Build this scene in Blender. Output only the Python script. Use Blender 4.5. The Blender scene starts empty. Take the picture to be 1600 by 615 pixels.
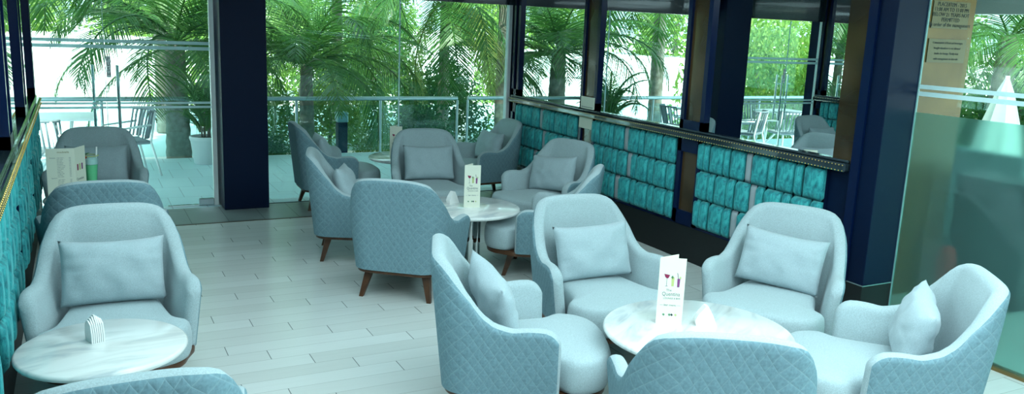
import bpy, math, random
from math import sin, cos, pi, radians, sqrt
from mathutils import Vector, Matrix, noise

random.seed(7)
SC = bpy.context.scene
COL = SC.collection

# ------------------------------------------------------------------ camera
YAW, PITCH, ROLL, FPX, CAMH = 0.4829, 0.2011, 0.0413, 1299.3, 2.0
cam_d = bpy.data.cameras.new('camera'); cam = bpy.data.objects.new('camera', cam_d); COL.objects.link(cam)
cam_d.sensor_fit = 'HORIZONTAL'; cam_d.sensor_width = 36.0; cam_d.lens = 36.0 * FPX / 1600.0
cam_d.clip_start = 0.05; cam_d.clip_end = 600
_f = Vector((sin(YAW)*cos(PITCH), cos(YAW)*cos(PITCH), -sin(PITCH)))
_r = Vector((cos(YAW), -sin(YAW), 0)); _u = _r.cross(_f)
_r2 = _r*cos(ROLL) + _u*sin(ROLL); _u2 = _u*cos(ROLL) - _r*sin(ROLL)
M = Matrix((( _r2.x, _u2.x, -_f.x, 0), (_r2.y, _u2.y, -_f.y, 0), (_r2.z, _u2.z, -_f.z, CAMH), (0, 0, 0, 1)))
cam.matrix_world = M
SC.camera = cam
cam_d.dof.use_dof = False

# ------------------------------------------------------------------ view, world, sun, fill lights
SC.view_settings.view_transform = 'Standard'
SC.view_settings.look = 'None'
SC.view_settings.exposure = 0.06
SC.view_settings.gamma = 1.0
SC.view_settings.use_curve_mapping = False

wd = bpy.data.worlds.new('world'); SC.world = wd; wd.use_nodes = True
nt = wd.node_tree; bg = nt.nodes['Background']
bg.inputs[0].default_value = (0.66, 0.97, 1.0, 1); bg.inputs[1].default_value = 2.7

sun_d = bpy.data.lights.new('sun', 'SUN'); sun_d.energy = 9.0; sun_d.angle = radians(1.5); sun_d.color = (1.0, 0.98, 0.80)
sun = bpy.data.objects.new('sun', sun_d); COL.objects.link(sun)
sun.rotation_euler = Vector((-0.55, -0.75, 1.25)).to_track_quat('Z', 'Y').to_euler()

def area(name, loc, size, sizey, power, color, rot=(0, 0, 0)):
    d = bpy.data.lights.new(name, 'AREA'); d.shape = 'RECTANGLE'; d.size = size; d.size_y = sizey
    d.energy = power; d.color = color
    o = bpy.data.objects.new(name, d); COL.objects.link(o); o.location = loc; o.rotation_euler = rot
    return o
LC = (0.72, 0.95, 1.0)
area('ceiling_fill', (2.6, 1.6, 2.70), 3.6, 2.6, 150, LC)  # unseen fills under the ceiling, in place of daylight from behind
area('ceiling_fill', (2.0, -1.3, 2.70), 4.5, 2.0, 130, LC)
area('ceiling_fill', (0.7, 4.6, 2.70), 0.9, 2.2, 28, LC)
area('corridor_fill', (6.3, 2.6, 2.70), 1.2, 2.0, 16, (1.0, 0.9, 0.7))  # unseen light added to brighten the wood behind the frosted film
area('ceiling_fill', (3.2, 5.2, 2.70), 2.0, 1.6, 22, LC)

# ------------------------------------------------------------------ materials
def mat(name, col, rough=0.5, metal=0.0, spec=0.5, coat=0.0, bump=None, var=None, trans=0.0, ior=1.45, sheen=0.0):
    m = bpy.data.materials.new(name); m.use_nodes = True
    n = m.node_tree.nodes; l = m.node_tree.links; b = n['Principled BSDF']
    b.inputs['Base Color'].default_value = (*col, 1); b.inputs['Roughness'].default_value = rough
    b.inputs['Metallic'].default_value = metal; b.inputs['Specular IOR Level'].default_value = spec
    b.inputs['Coat Weight'].default_value = coat; b.inputs['Transmission Weight'].default_value = trans
    b.inputs['IOR'].default_value = ior
    if sheen: b.inputs['Sheen Weight'].default_value = sheen
    if var:      # (scale, colour2, detail)
        tc = n.new('ShaderNodeTexCoord'); t = n.new('ShaderNodeTexNoise'); t.inputs['Scale'].default_value = var[0]
        t.inputs['Detail'].default_value = var[2] if len(var) > 2 else 3
        l.new(tc.outputs['Object'], t.inputs['Vector'])
        cr = n.new('ShaderNodeValToRGB'); cr.color_ramp.elements[0].position = 0.35; cr.color_ramp.elements[1].position = 0.65
        cr.color_ramp.elements[0].color = (*col, 1); cr.color_ramp.elements[1].color = (*var[1], 1)
        l.new(t.outputs['Fac'], cr.inputs['Fac']); l.new(cr.outputs['Color'], b.inputs['Base Color'])
    if bump:     # (scale, strength)
        tc = n.new('ShaderNodeTexCoord'); t = n.new('ShaderNodeTexNoise'); t.inputs['Scale'].default_value = bump[0]
        t.inputs['Detail'].default_value = 4
        l.new(tc.outputs['Object'], t.inputs['Vector'])
        bp = n.new('ShaderNodeBump'); bp.inputs['Strength'].default_value = bump[1]; bp.inputs['Distance'].default_value = 0.01
        l.new(t.outputs['Fac'], bp.inputs['Height']); l.new(bp.outputs['Normal'], b.inputs['Normal'])
    return m

def mixrgb(n, l, fac, a, b, mode='MIX'):
    x = n.new('ShaderNodeMix'); x.data_type = 'RGBA'; x.blend_type = mode
    for sock, v in ((x.inputs[0], fac), (x.inputs[6], a), (x.inputs[7], b)):
        if hasattr(v, 'is_linked'): l.new(v, sock)
        elif isinstance(v, (int, float)): sock.default_value = v
        else: sock.default_value = (*v, 1)
    return x.outputs[2]
def mth(n, l, op, a, b=None, c=None):
    x = n.new('ShaderNodeMath'); x.operation = op
    for i, v in enumerate((a, b, c)):
        if v is None: continue
        if hasattr(v, 'is_linked'): l.new(v, x.inputs[i])
        else: x.inputs[i].default_value = v
    return x.outputs[0]

def quilt_mat(name, col, line, pw=0.052, ph=0.075):
    m = bpy.data.materials.new(name); m.use_nodes = True; n = m.node_tree.nodes; l = m.node_tree.links
    b = n['Principled BSDF']; b.inputs['Roughness'].default_value = 0.85; b.inputs['Specular IOR Level'].default_value = 0.2
    uv = n.new('ShaderNodeUVMap'); uv.uv_map = 'UVMap'; sp = n.new('ShaderNodeSeparateXYZ'); l.new(uv.outputs[0], sp.inputs[0])
    u = mth(n, l, 'DIVIDE', sp.outputs[0], pw); v = mth(n, l, 'DIVIDE', sp.outputs[1], ph)
    a = mth(n, l, 'ADD', u, v); c = mth(n, l, 'SUBTRACT', u, v)
    pa = mth(n, l, 'PINGPONG', a, 0.5); pc = mth(n, l, 'PINGPONG', c, 0.5)      # 0 on the stitch lines
    d = mth(n, l, 'MINIMUM', pa, pc)
    h = mth(n, l, 'POWER', mth(n, l, 'MULTIPLY', d, 2.0), 0.5)
    ln = mth(n, l, 'SUBTRACT', 1.0, mth(n, l, 'SMOOTH_MIN', mth(n, l, 'MULTIPLY', d, 16.0), 1.0, 0.2))
    tc = n.new('ShaderNodeTexCoord'); t = n.new('ShaderNodeTexNoise'); t.inputs['Scale'].default_value = 90; t.inputs['Detail'].default_value = 3
    l.new(tc.outputs['Object'], t.inputs['Vector'])
    t2 = n.new('ShaderNodeTexNoise'); t2.inputs['Scale'].default_value = 400; l.new(tc.outputs['Object'], t2.inputs['Vector'])
    c2 = tuple(min(1, x*1.45) for x in col)
    c1 = tuple(x*0.72 for x in col)
    base = mixrgb(n, l, t.outputs['Fac'], c1, c2)
    l.new(mixrgb(n, l, mth(n, l, 'MULTIPLY', ln, 0.45), base, line), b.inputs['Base Color'])
    hh = mth(n, l, 'ADD', h, mth(n, l, 'MULTIPLY', t2.outputs['Fac'], 0.12))
    bp = n.new('ShaderNodeBump'); bp.inputs['Strength'].default_value = 0.45; bp.inputs['Distance'].default_value = 0.007
    l.new(hh, bp.inputs['Height']); l.new(bp.outputs['Normal'], b.inputs['Normal'])
    return m

def fabric_mat(name, col, scale=190):
    m = bpy.data.materials.new(name); m.use_nodes = True; n = m.node_tree.nodes; l = m.node_tree.links
    b = n['Principled BSDF']; b.inputs['Roughness'].default_value = 0.9; b.inputs['Specular IOR Level'].default_value = 0.15
    b.inputs['Sheen Weight'].default_value = 0.15
    tc = n.new('ShaderNodeTexCoord'); t = n.new('ShaderNodeTexNoise'); t.inputs['Scale'].default_value = scale; t.inputs['Detail'].default_value = 2
    l.new(tc.outputs['Object'], t.inputs['Vector'])
    t2 = n.new('ShaderNodeTexNoise'); t2.inputs['Scale'].default_value = 9; l.new(tc.outputs['Object'], t2.inputs['Vector'])
    base = mixrgb(n, l, t.outputs['Fac'], tuple(x*0.66 for x in col), tuple(min(1, x*1.32) for x in col))
    l.new(base, b.inputs['Base Color'])
    hh = mth(n, l, 'ADD', mth(n, l, 'MULTIPLY', t.outputs['Fac'], 0.15), mth(n, l, 'MULTIPLY', t2.outputs['Fac'], 0.6))
    bp = n.new('ShaderNodeBump'); bp.inputs['Strength'].default_value = 0.35; bp.inputs['Distance'].default_value = 0.01
    l.new(hh, bp.inputs['Height']); l.new(bp.outputs['Normal'], b.inputs['Normal'])
    return m

def plank_mat():
    W, L, Y0, X0 = 0.1476, 0.9023, 5.076, 0.705          # a joint sits at (X0, Y0), rows stagger by L/4
    m = bpy.data.materials.new('plank_floor'); m.use_nodes = True; n = m.node_tree.nodes; l = m.node_tree.links
    b = n['Principled BSDF']
    g = n.new('ShaderNodeNewGeometry'); sp = n.new('ShaderNodeSeparateXYZ'); l.new(g.outputs['Position'], sp.inputs[0])
    r = mth(n, l, 'DIVIDE', mth(n, l, 'SUBTRACT', Y0, sp.outputs[1]), W)
    row = mth(n, l, 'FLOOR', r); fr = mth(n, l, 'FRACT', r)
    xx = mth(n, l, 'SUBTRACT', mth(n, l, 'DIVIDE', mth(n, l, 'SUBTRACT', sp.outputs[0], X0), L), mth(n, l, 'MULTIPLY', row, 0.25))
    ci = mth(n, l, 'FLOOR', xx); fx = mth(n, l, 'FRACT', xx)
    e1 = mth(n, l, 'MULTIPLY', mth(n, l, 'MINIMUM', fr, mth(n, l, 'SUBTRACT', 1.0, fr)), W)
    e2 = mth(n, l, 'MULTIPLY', mth(n, l, 'MINIMUM', fx, mth(n, l, 'SUBTRACT', 1.0, fx)), L)
    line1 = mth(n, l, 'LESS_THAN', e1, 0.0014); line2 = mth(n, l, 'LESS_THAN', e2, 0.0024)
    cb = n.new('ShaderNodeCombineXYZ'); l.new(row, cb.inputs[0]); l.new(ci, cb.inputs[1])
    wn = n.new('ShaderNodeTexWhiteNoise'); wn.noise_dimensions = '2D'; l.new(cb.outputs[0], wn.inputs['Vector'])
    mp = n.new('ShaderNodeMapping'); mp.inputs['Scale'].default_value = (1.2, 14, 1); l.new(g.outputs['Position'], mp.inputs['Vector'])
    t = n.new('ShaderNodeTexNoise'); t.inputs['Scale'].default_value = 2.5; t.inputs['Detail'].default_value = 4; l.new(mp.outputs[0], t.inputs['Vector'])
    f = mth(n, l, 'ADD', mth(n, l, 'MULTIPLY', wn.outputs['Value'], 0.55), mth(n, l, 'MULTIPLY', t.outputs['Fac'], 0.45))
    base = mixrgb(n, l, f, (0.62, 0.64, 0.61), (0.76, 0.79, 0.77))
    c1 = mixrgb(n, l, mth(n, l, 'MULTIPLY', line1, 0.55), base, (0.16, 0.16, 0.14))
    c2 = mixrgb(n, l, mth(n, l, 'MULTIPLY', line2, 0.85), c1, (0.08, 0.09, 0.09))
    l.new(c2, b.inputs['Base Color'])
    b.inputs['Roughness'].default_value = 0.22; b.inputs['Specular IOR Level'].default_value = 0.5
    bp = n.new('ShaderNodeBump'); bp.inputs['Strength'].default_value = 0.10; bp.inputs['Distance'].default_value = 0.004
    l.new(t.outputs['Fac'], bp.inputs['Height']); l.new(bp.outputs['Normal'], b.inputs['Normal'])
    return m

def tile_mat(name, X0, Y0, TX, TY, ca, cb_, line, rough=0.35, stagger=0.0):
    m = bpy.data.materials.new(name); m.use_nodes = True; n = m.node_tree.nodes; l = m.node_tree.links
    b = n['Principled BSDF']
    g = n.new('ShaderNodeNewGeometry'); sp = n.new('ShaderNodeSeparateXYZ'); l.new(g.outputs['Position'], sp.inputs[0])
    v = mth(n, l, 'DIVIDE', mth(n, l, 'SUBTRACT', sp.outputs[1], Y0), TY); row = mth(n, l, 'FLOOR', v); fv = mth(n, l, 'FRACT', v)
    u = mth(n, l, 'SUBTRACT', mth(n, l, 'DIVIDE', mth(n, l, 'SUBTRACT', sp.outputs[0], X0), TX), mth(n, l, 'MULTIPLY', row, stagger)); fu = mth(n, l, 'FRACT', u)
    e = mth(n, l, 'MINIMUM', mth(n, l, 'MULTIPLY', mth(n, l, 'MINIMUM', fu, mth(n, l, 'SUBTRACT', 1.0, fu)), TX),
            mth(n, l, 'MULTIPLY', mth(n, l, 'MINIMUM', fv, mth(n, l, 'SUBTRACT', 1.0, fv)), TY))
    ln = mth(n, l, 'LESS_THAN', e, 0.004)
    cc = n.new('ShaderNodeCombineXYZ'); l.new(row, cc.inputs[0]); l.new(mth(n, l, 'FLOOR', u), cc.inputs[1])
    wn = n.new('ShaderNodeTexWhiteNoise'); wn.noise_dimensions = '2D'; l.new(cc.outputs[0], wn.inputs['Vector'])
    t = n.new('ShaderNodeTexNoise'); t.inputs['Scale'].default_value = 3; t.inputs['Detail'].default_value = 5; l.new(g.outputs['Position'], t.inputs['Vector'])
    f = mth(n, l, 'ADD', mth(n, l, 'MULTIPLY', wn.outputs['Value'], 0.5), mth(n, l, 'MULTIPLY', t.outputs['Fac'], 0.5))
    l.new(mixrgb(n, l, mth(n, l, 'MULTIPLY', ln, 0.75), mixrgb(n, l, f, ca, cb_), line), b.inputs['Base Color'])
    b.inputs['Roughness'].default_value = rough
    return m

def marble_mat():
    m = bpy.data.materials.new('marble'); m.use_nodes = True; n = m.node_tree.nodes; l = m.node_tree.links
    b = n['Principled BSDF']; b.inputs['Roughness'].default_value = 0.12; b.inputs['Coat Weight'].default_value = 0.3
    b.inputs['Coat Roughness'].default_value = 0.06
    tc = n.new('ShaderNodeTexCoord'); mp = n.new('ShaderNodeMapping'); mp.inputs['Scale'].default_value = (1.6, 5.5, 1); mp.inputs['Rotation'].default_value = (0, 0, 0.5)
    l.new(tc.outputs['Object'], mp.inputs['Vector'])
    t = n.new('ShaderNodeTexNoise'); t.inputs['Scale'].default_value = 1.7; t.inputs['Detail'].default_value = 8; t.inputs['Distortion'].default_value = 0.8
    l.new(mp.outputs[0], t.inputs['Vector'])
    cr = n.new('ShaderNodeValToRGB'); e = cr.color_ramp.elements
    e[0].position = 0.34; e[0].color = (0.55, 0.60, 0.62, 1); e[1].position = 0.56; e[1].color = (0.84, 0.86, 0.84, 1)
    x = e.new(0.46); x.color = (0.76, 0.78, 0.76, 1)
    l.new(t.outputs['Fac'], cr.inputs['Fac']); l.new(cr.outputs['Color'], b.inputs['Base Color'])
    return m

def velvet_mat():
    m = bpy.data.materials.new('teal_velvet'); m.use_nodes = True; n = m.node_tree.nodes; l = m.node_tree.links
    b = n['Principled BSDF']; b.inputs['Roughness'].default_value = 0.55; b.inputs['Sheen Weight'].default_value = 0.5
    b.inputs['Sheen Tint'].default_value = (0.3, 0.9, 0.9, 1)
    tc = n.new('ShaderNodeTexCoord')
    mp = n.new('ShaderNodeMapping'); mp.inputs['Scale'].default_value = (1, 1, 0.5); l.new(tc.outputs['Object'], mp.inputs['Vector'])
    t = n.new('ShaderNodeTexNoise'); t.inputs['Scale'].default_value = 22; t.inputs['Detail'].default_value = 9; t.inputs['Roughness'].default_value = 0.75
    t.inputs['Distortion'].default_value = 0.6
    l.new(mp.outputs[0], t.inputs['Vector'])
    cr = n.new('ShaderNodeValToRGB'); e = cr.color_ramp.elements
    e[0].position = 0.38; e[0].color = (0.006, 0.15, 0.18, 1); e[1].position = 0.60; e[1].color = (0.05, 0.52, 0.52, 1)
    x = e.new(0.47); x.color = (0.018, 0.31, 0.34, 1)
    l.new(t.outputs['Fac'], cr.inputs['Fac']); l.new(cr.outputs['Color'], b.inputs['Base Color'])
    bp = n.new('ShaderNodeBump'); bp.inputs['Strength'].default_value = 0.35; bp.inputs['Distance'].default_value = 0.01
    l.new(t.outputs['Fac'], bp.inputs['Height']); l.new(bp.outputs['Normal'], b.inputs['Normal'])
    return m

def glass_mat(name, tint=(0.80, 0.96, 0.97), refl=1.0):
    m = bpy.data.materials.new(name); m.use_nodes = True; n = m.node_tree.nodes; l = m.node_tree.links
    n.remove(n['Principled BSDF']); out = n['Material Output']
    tr = n.new('ShaderNodeBsdfTransparent'); tr.inputs[0].default_value = (*tint, 1)
    gl = n.new('ShaderNodeBsdfGlossy'); gl.inputs['Roughness'].default_value = 0.0; gl.inputs['Color'].default_value = (0.9, 1, 1, 1)
    lw = n.new('ShaderNodeLayerWeight'); lw.inputs['Blend'].default_value = 0.5
    fr = mth(n, l, 'ADD', 0.03, mth(n, l, 'MULTIPLY', 0.9, mth(n, l, 'POWER', lw.outputs['Facing'], 5.0)))
    mx = n.new('ShaderNodeMixShader')
    l.new(mth(n, l, 'MULTIPLY', fr, refl), mx.inputs[0]); l.new(tr.outputs[0], mx.inputs[1]); l.new(gl.outputs[0], mx.inputs[2])
    l.new(mx.outputs[0], out.inputs[0])
    return m

def frost_mat(name, tint, opaque=0.25, rough=0.35, milk=(0.45, 0.72, 0.70)):
    m = bpy.data.materials.new(name); m.use_nodes = True; n = m.node_tree.nodes; l = m.node_tree.links
    n.remove(n['Principled BSDF']); out = n['Material Output']
    rf = n.new('ShaderNodeBsdfRefraction'); rf.inputs['Color'].default_value = (*tint, 1); rf.inputs['Roughness'].default_value = rough; rf.inputs['IOR'].default_value = 1.05
    df = n.new('ShaderNodeBsdfDiffuse'); df.inputs['Color'].default_value = (*milk, 1)
    mx = n.new('ShaderNodeMixShader'); mx.inputs[0].default_value = opaque
    l.new(rf.outputs[0], mx.inputs[1]); l.new(df.outputs[0], mx.inputs[2])
    gl = n.new('ShaderNodeBsdfGlossy'); gl.inputs['Roughness'].default_value = 0.08
    m2 = n.new('ShaderNodeMixShader'); m2.inputs[0].default_value = 0.05
    l.new(mx.outputs[0], m2.inputs[1]); l.new(gl.outputs[0], m2.inputs[2]); l.new(m2.outputs[0], out.inputs[0])
    return m

def leaf_mat(name, c1, c2, trans=0.35):
    m = bpy.data.materials.new(name); m.use_nodes = True; n = m.node_tree.nodes; l = m.node_tree.links
    b = n['Principled BSDF']; out = n['Material Output']; b.inputs['Roughness'].default_value = 0.38
    oi = n.new('ShaderNodeObjectInfo'); g = n.new('ShaderNodeNewGeometry')
    f = mth(n, l, 'ADD', mth(n, l, 'MULTIPLY', g.outputs['Random Per Island'], 0.55), mth(n, l, 'MULTIPLY', oi.outputs['Random'], 0.45))
    c = mixrgb(n, l, f, c1, c2)
    l.new(c, b.inputs['Base Color'])
    tl = n.new('ShaderNodeBsdfTranslucent'); l.new(c, tl.inputs['Color'])
    mx = n.new('ShaderNodeMixShader'); mx.inputs[0].default_value = trans
    l.new(b.outputs[0], mx.inputs[1]); l.new(tl.outputs[0], mx.inputs[2]); l.new(mx.outputs[0], out.inputs[0])
    return m

MT = {}
MT['fabric'] = fabric_mat('light_fabric', (0.40, 0.495, 0.52))
MT['pillow'] = fabric_mat('pillow_fabric', (0.40, 0.495, 0.53), 260)
MT['quilt'] = quilt_mat('quilted_fabric', (0.165, 0.272, 0.315), (0.31, 0.44, 0.48))
MT['wood'] = mat('dark_wood', (0.065, 0.028, 0.013), 0.35, var=(14, (0.11, 0.045, 0.02)))
MT['planks'] = plank_mat()
MT['tiles'] = tile_mat('entry_tile', 0.902, 8.42, 0.347, 0.60, (0.23, 0.27, 0.27), (0.31, 0.35, 0.34), (0.05, 0.06, 0.06), 0.3)
MT['terrace'] = tile_mat('terrace_tile', 0.80, 9.12, 0.347, 0.60, (0.55, 0.74, 0.80), (0.66, 0.84, 0.88), (0.28, 0.40, 0.45), 0.45, 0.5)
MT['marble'] = marble_mat()
MT['velvet'] = velvet_mat()
MT['strip'] = mat('grey_strip_fabric', (0.38, 0.44, 0.47), 0.6, bump=(60, 0.2))
MT['navy'] = mat('navy_lacquer', (0.002, 0.010, 0.045), 0.22, spec=0.35)
MT['navyrough'] = mat('navy_paint', (0.002, 0.010, 0.035), 0.45, spec=0.15)
MT['black'] = mat('black_lacquer', (0.004, 0.006, 0.008), 0.25)
MT['blackdull'] = mat('black_base', (0.006, 0.009, 0.010), 0.55)
MT['brownrefl'] = mat('dark_glass_brown_reflection', (0.020, 0.014, 0.007), 0.22, var=(2.2, (0.075, 0.045, 0.018), 1), coat=0.4)  # brown blotches put the reflection of wood into the colour
MT['soffit'] = mat('soffit_gloss', (0.012, 0.022, 0.030), 0.12, coat=0.5, bump=(3.0, 0.15))
MT['mirror'] = mat('mirror', (0.90, 0.97, 0.97), 0.0, metal=1.0)
MT['chrome'] = mat('chrome', (0.75, 0.78, 0.78), 0.07, metal=1.0)
MT['steel'] = mat('brushed_steel', (0.45, 0.55, 0.58), 0.3, metal=1.0)
MT['gold'] = mat('gold', (0.85, 0.60, 0.20), 0.25, metal=1.0)
MT['ledge'] = mat('ledge_lacquer', (0.020, 0.035, 0.045), 0.14, coat=0.8)
MT['white'] = mat('white_paint', (0.86, 0.89, 0.89), 0.4)
MT['ceil'] = mat('ceiling_paint', (0.62, 0.66, 0.66), 0.7)
MT['paper'] = mat('cream_paper', (0.85, 0.86, 0.72), 0.55)
MT['napkin'] = mat('napkin_paper', (0.93, 0.94, 0.93), 0.7)
MT['glass'] = glass_mat('window_glass', (0.90, 0.985, 0.99))
MT['clearglass'] = glass_mat('drinking_glass', (0.95, 0.99, 0.99))
MT['railglass'] = glass_mat('railing_glass', (0.80, 0.95, 0.96))
MT['partglass'] = glass_mat('partition_glass', (0.80, 0.90, 0.88), 1.0)
MT['frost'] = frost_mat('frosted_film', (0.66, 0.88, 0.86), 0.10, 0.30, (0.30, 0.52, 0.50))
MT['stripe'] = frost_mat('frosted_stripe', (0.7, 0.95, 0.95), 0.75, 0.3, (0.75, 0.95, 0.97))
MT['woodpanel'] = mat('wood_panel', (0.20, 0.110, 0.030), 0.35, var=(2.5, (0.28, 0.155, 0.042)))
MT['sign'] = mat('sign_plate', (0.20, 0.16, 0.08), 0.4)
MT['ink'] = mat('dark_ink', (0.02, 0.03, 0.04), 0.6)
MT['greyink'] = mat('grey_ink', (0.12, 0.15, 0.17), 0.6)
MT['wineink'] = mat('wine_ink', (0.28, 0.012, 0.07), 0.6)
MT['purpleink'] = mat('purple_ink', (0.24, 0.05, 0.20), 0.6)
MT['greenink'] = mat('green_ink', (0.10, 0.26, 0.13), 0.6)
MT['limeink'] = mat('lime_ink', (0.52, 0.58, 0.22), 0.6)
MT['greendrink'] = mat('green_drink', (0.18, 0.66, 0.32), 0.25)
MT['foam'] = mat('drink_foam', (0.55, 0.75, 0.72), 0.5)
MT['red'] = mat('red_paint', (0.65, 0.03, 0.02), 0.35)
MT['frond'] = leaf_mat('frond_leaf', (0.030, 0.125, 0.030), (0.10, 0.24, 0.040))
MT['frondy'] = leaf_mat('yellow_frond', (0.16, 0.24, 0.04), (0.34, 0.36, 0.08))
MT['leafd'] = leaf_mat('dark_leaf', (0.02, 0.10, 0.03), (0.06, 0.20, 0.05))
MT['leafy'] = leaf_mat('bright_leaf', (0.12, 0.30, 0.05), (0.34, 0.46, 0.09))
MT['trunk'] = mat('palm_trunk', (0.16, 0.15, 0.12), 0.9, var=(9, (0.28, 0.27, 0.23)), bump=(30, 0.6))
MT['pave'] = mat('pale_paving', (0.88, 0.90, 0.90), 0.8)
MT['grass'] = mat('grass', (0.05, 0.18, 0.03), 0.9, var=(3, (0.10, 0.28, 0.05)))
MT['pot'] = mat('white_pot', (0.72, 0.76, 0.77), 0.45)
MT['soil'] = mat('soil', (0.05, 0.03, 0.02), 0.9)
MT['rope'] = mat('grey_rope', (0.22, 0.27, 0.30), 0.8, bump=(90, 0.6))
MT['tablewhite'] = mat('white_powder_coat', (0.85, 0.88, 0.88), 0.35)
MT['canvas'] = mat('umbrella_canvas', (0.42, 0.50, 0.49), 0.8)
MT['bluegrey'] = mat('jamb_paint', (0.30, 0.42, 0.46), 0.35)

# ------------------------------------------------------------------ mesh helpers
class MB:
    def __init__(s): s.v = []; s.f = []; s.m = []; s.uv = {}
    def add(s, verts, faces, mi=0):
        o = len(s.v); s.v += [tuple(p) for p in verts]
        for f in faces: s.f.append(tuple(i+o for i in f)); s.m.append(mi)
        return o
    def box(s, a, b, mi=0, bev=0.0):
        x0, y0, z0 = [min(a[i], b[i]) for i in range(3)]; x1, y1, z1 = [max(a[i], b[i]) for i in range(3)]
        if bev <= 0:
            s.add([(x0,y0,z0),(x1,y0,z0),(x1,y1,z0),(x0,y1,z0),(x0,y0,z1),(x1,y0,z1),(x1,y1,z1),(x0,y1,z1)],
                  [(0,3,2,1),(4,5,6,7),(0,1,5,4),(1,2,6,5),(2,3,7,6),(3,0,4,7)], mi); return
        # chamfered box
        c = bev; vs = []; idx = {}
        for i, (sx, X, XX) in enumerate(((-1, x0, x0+c), (1, x1, x1-c))):
            for j, (sy, Y, YY) in enumerate(((-1, y0, y0+c), (1, y1, y1-c))):
                for k, (sz, Z, ZZ) in enumerate(((-1, z0, z0+c), (1, z1, z1-c))):
                    idx[(i,j,k,'x')] = len(vs); vs.append((X, YY, ZZ))
                    idx[(i,j,k,'y')] = len(vs); vs.append((XX, Y, ZZ))
                    idx[(i,j,k,'z')] = len(vs); vs.append((XX, YY, Z))
        fs = []
        g = lambda i,j,k,a: idx[(i,j,k,a)]
        for i in (0,1):
            fs.append([g(i,0,0,'x'), g(i,1,0,'x'), g(i,1,1,'x'), g(i,0,1,'x')])
            fs.append([g(0,i,0,'y'), g(1,i,0,'y'), g(1,i,1,'y'), g(0,i,1,'y')])
            fs.append([g(0,0,i,'z'), g(1,0,i,'z'), g(1,1,i,'z'), g(0,1,i,'z')])
        for i in (0,1):
            for j in (0,1):
                fs.append([g(i,j,0,'x'), g(i,j,1,'x'), g(i,j,1,'y'), g(i,j,0,'y')])
                fs.append([g(i,0,j,'x'), g(i,1,j,'x'), g(i,1,j,'z'), g(i,0,j,'z')])
                fs.append([g(0,i,j,'y'), g(1,i,j,'y'), g(1,i,j,'z'), g(0,i,j,'z')])
                for k in (0,1): fs.append([g(i,j,k,'x'), g(i,j,k,'y'), g(i,j,k,'z')])
        s.add(vs, fs, mi); s.fix = True
    def tube(s, pts, rad, n=10, mi=0, cap=True):
        pts = [Vector(p) for p in pts]; rr = rad if isinstance(rad, (list, tuple)) else [rad]*len(pts)
        rings = []; up = Vector((0.13, 0.31, 1)).normalized()
        for i, p in enumerate(pts):
            d = (pts[min(i+1, len(pts)-1)] - pts[max(i-1, 0)]).normalized()
            a = d.cross(up)
            if a.length < 1e-3: a = d.cross(Vector((1, 0, 0)))
            a.normalize(); b = d.cross(a)
            rings.append([p + (a*cos(2*pi*k/n) + b*sin(2*pi*k/n))*rr[i] for k in range(n)])
        o = len(s.v)
        for r in rings: s.v += [tuple(q) for q in r]
        for i in range(len(rings)-1):
            for k in range(n):
                s.f.append((o+i*n+k, o+i*n+(k+1)%n, o+(i+1)*n+(k+1)%n, o+(i+1)*n+k)); s.m.append(mi)
        if cap:
            s.f.append(tuple(o+k for k in range(n-1, -1, -1))); s.m.append(mi)
            s.f.append(tuple(o+(len(rings)-1)*n+k for k in range(n))); s.m.append(mi)
    def lathe(s, prof, n=48, c=(0, 0, 0), mi=0, cap=True, wob=None):
        o = len(s.v)
        for (r, z) in prof:
            for k in range(n):
                a = 2*pi*k/n; q = r*(wob(a) if wob else 1)
                s.v.append((c[0]+q*cos(a), c[1]+q*sin(a), c[2]+z))
        for i in range(len(prof)-1):
            for k in range(n):
                s.f.append((o+i*n+k, o+i*n+(k+1)%n, o+(i+1)*n+(k+1)%n, o+(i+1)*n+k)); s.m.append(mi)
        if cap:
            s.f.append(tuple(o+k for k in range(n-1, -1, -1))); s.m.append(mi)
            e = o+(len(prof)-1)*n; s.f.append(tuple(e+k for k in range(n))); s.m.append(mi)
    def mesh(s, name, mats, smooth=False, recalc=True):
        me = bpy.data.meshes.new(name); me.from_pydata(s.v, [], s.f); me.update()
        if not isinstance(mats, (list, tuple)): mats = [mats]
        for m in mats: me.materials.append(m)
        for p, mi in zip(me.polygons, s.m): p.material_index = mi
        if recalc:
            import bmesh
            bm = bmesh.new(); bm.from_mesh(me); bmesh.ops.recalc_face_normals(bm, faces=bm.faces); bm.to_mesh(me); bm.free()
        if smooth:
            for p in me.polygons: p.use_smooth = True
            if smooth is not True:
                try: me.set_sharp_from_angle(angle=radians(smooth))
                except Exception: pass
        return me
def link(name, me, parent=None, loc=None):
    o = bpy.data.objects.new(name, me); COL.objects.link(o)
    if parent: o.parent = parent
    if loc is not None: o.location = loc
    return o
def build(mb, name, mats, parent=None, smooth=False, loc=None):
    return link(name, mb.mesh(name, mats, smooth), parent, loc)
def tag(o, label, cat, group=None, kind=None):
    o['label'] = label; o['category'] = cat
    if group: o['group'] = group
    if kind: o['kind'] = kind
    return o
def thing(name, label, cat, loc=(0, 0, 0), rz=0, group=None):
    o = bpy.data.objects.new(name, None); COL.objects.link(o); o.location = loc; o.rotation_euler = (0, 0, rz)
    o.empty_display_size = 0.1
    return tag(o, label, cat, group)
def struct(o): o['kind'] = 'structure'; return o
def sbox(name, a, b, m, bev=0.0, parent=None):
    mb = MB(); mb.box(a, b, 0, bev); o = build(mb, name, m, parent)
    return o if parent else struct(o)
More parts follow.
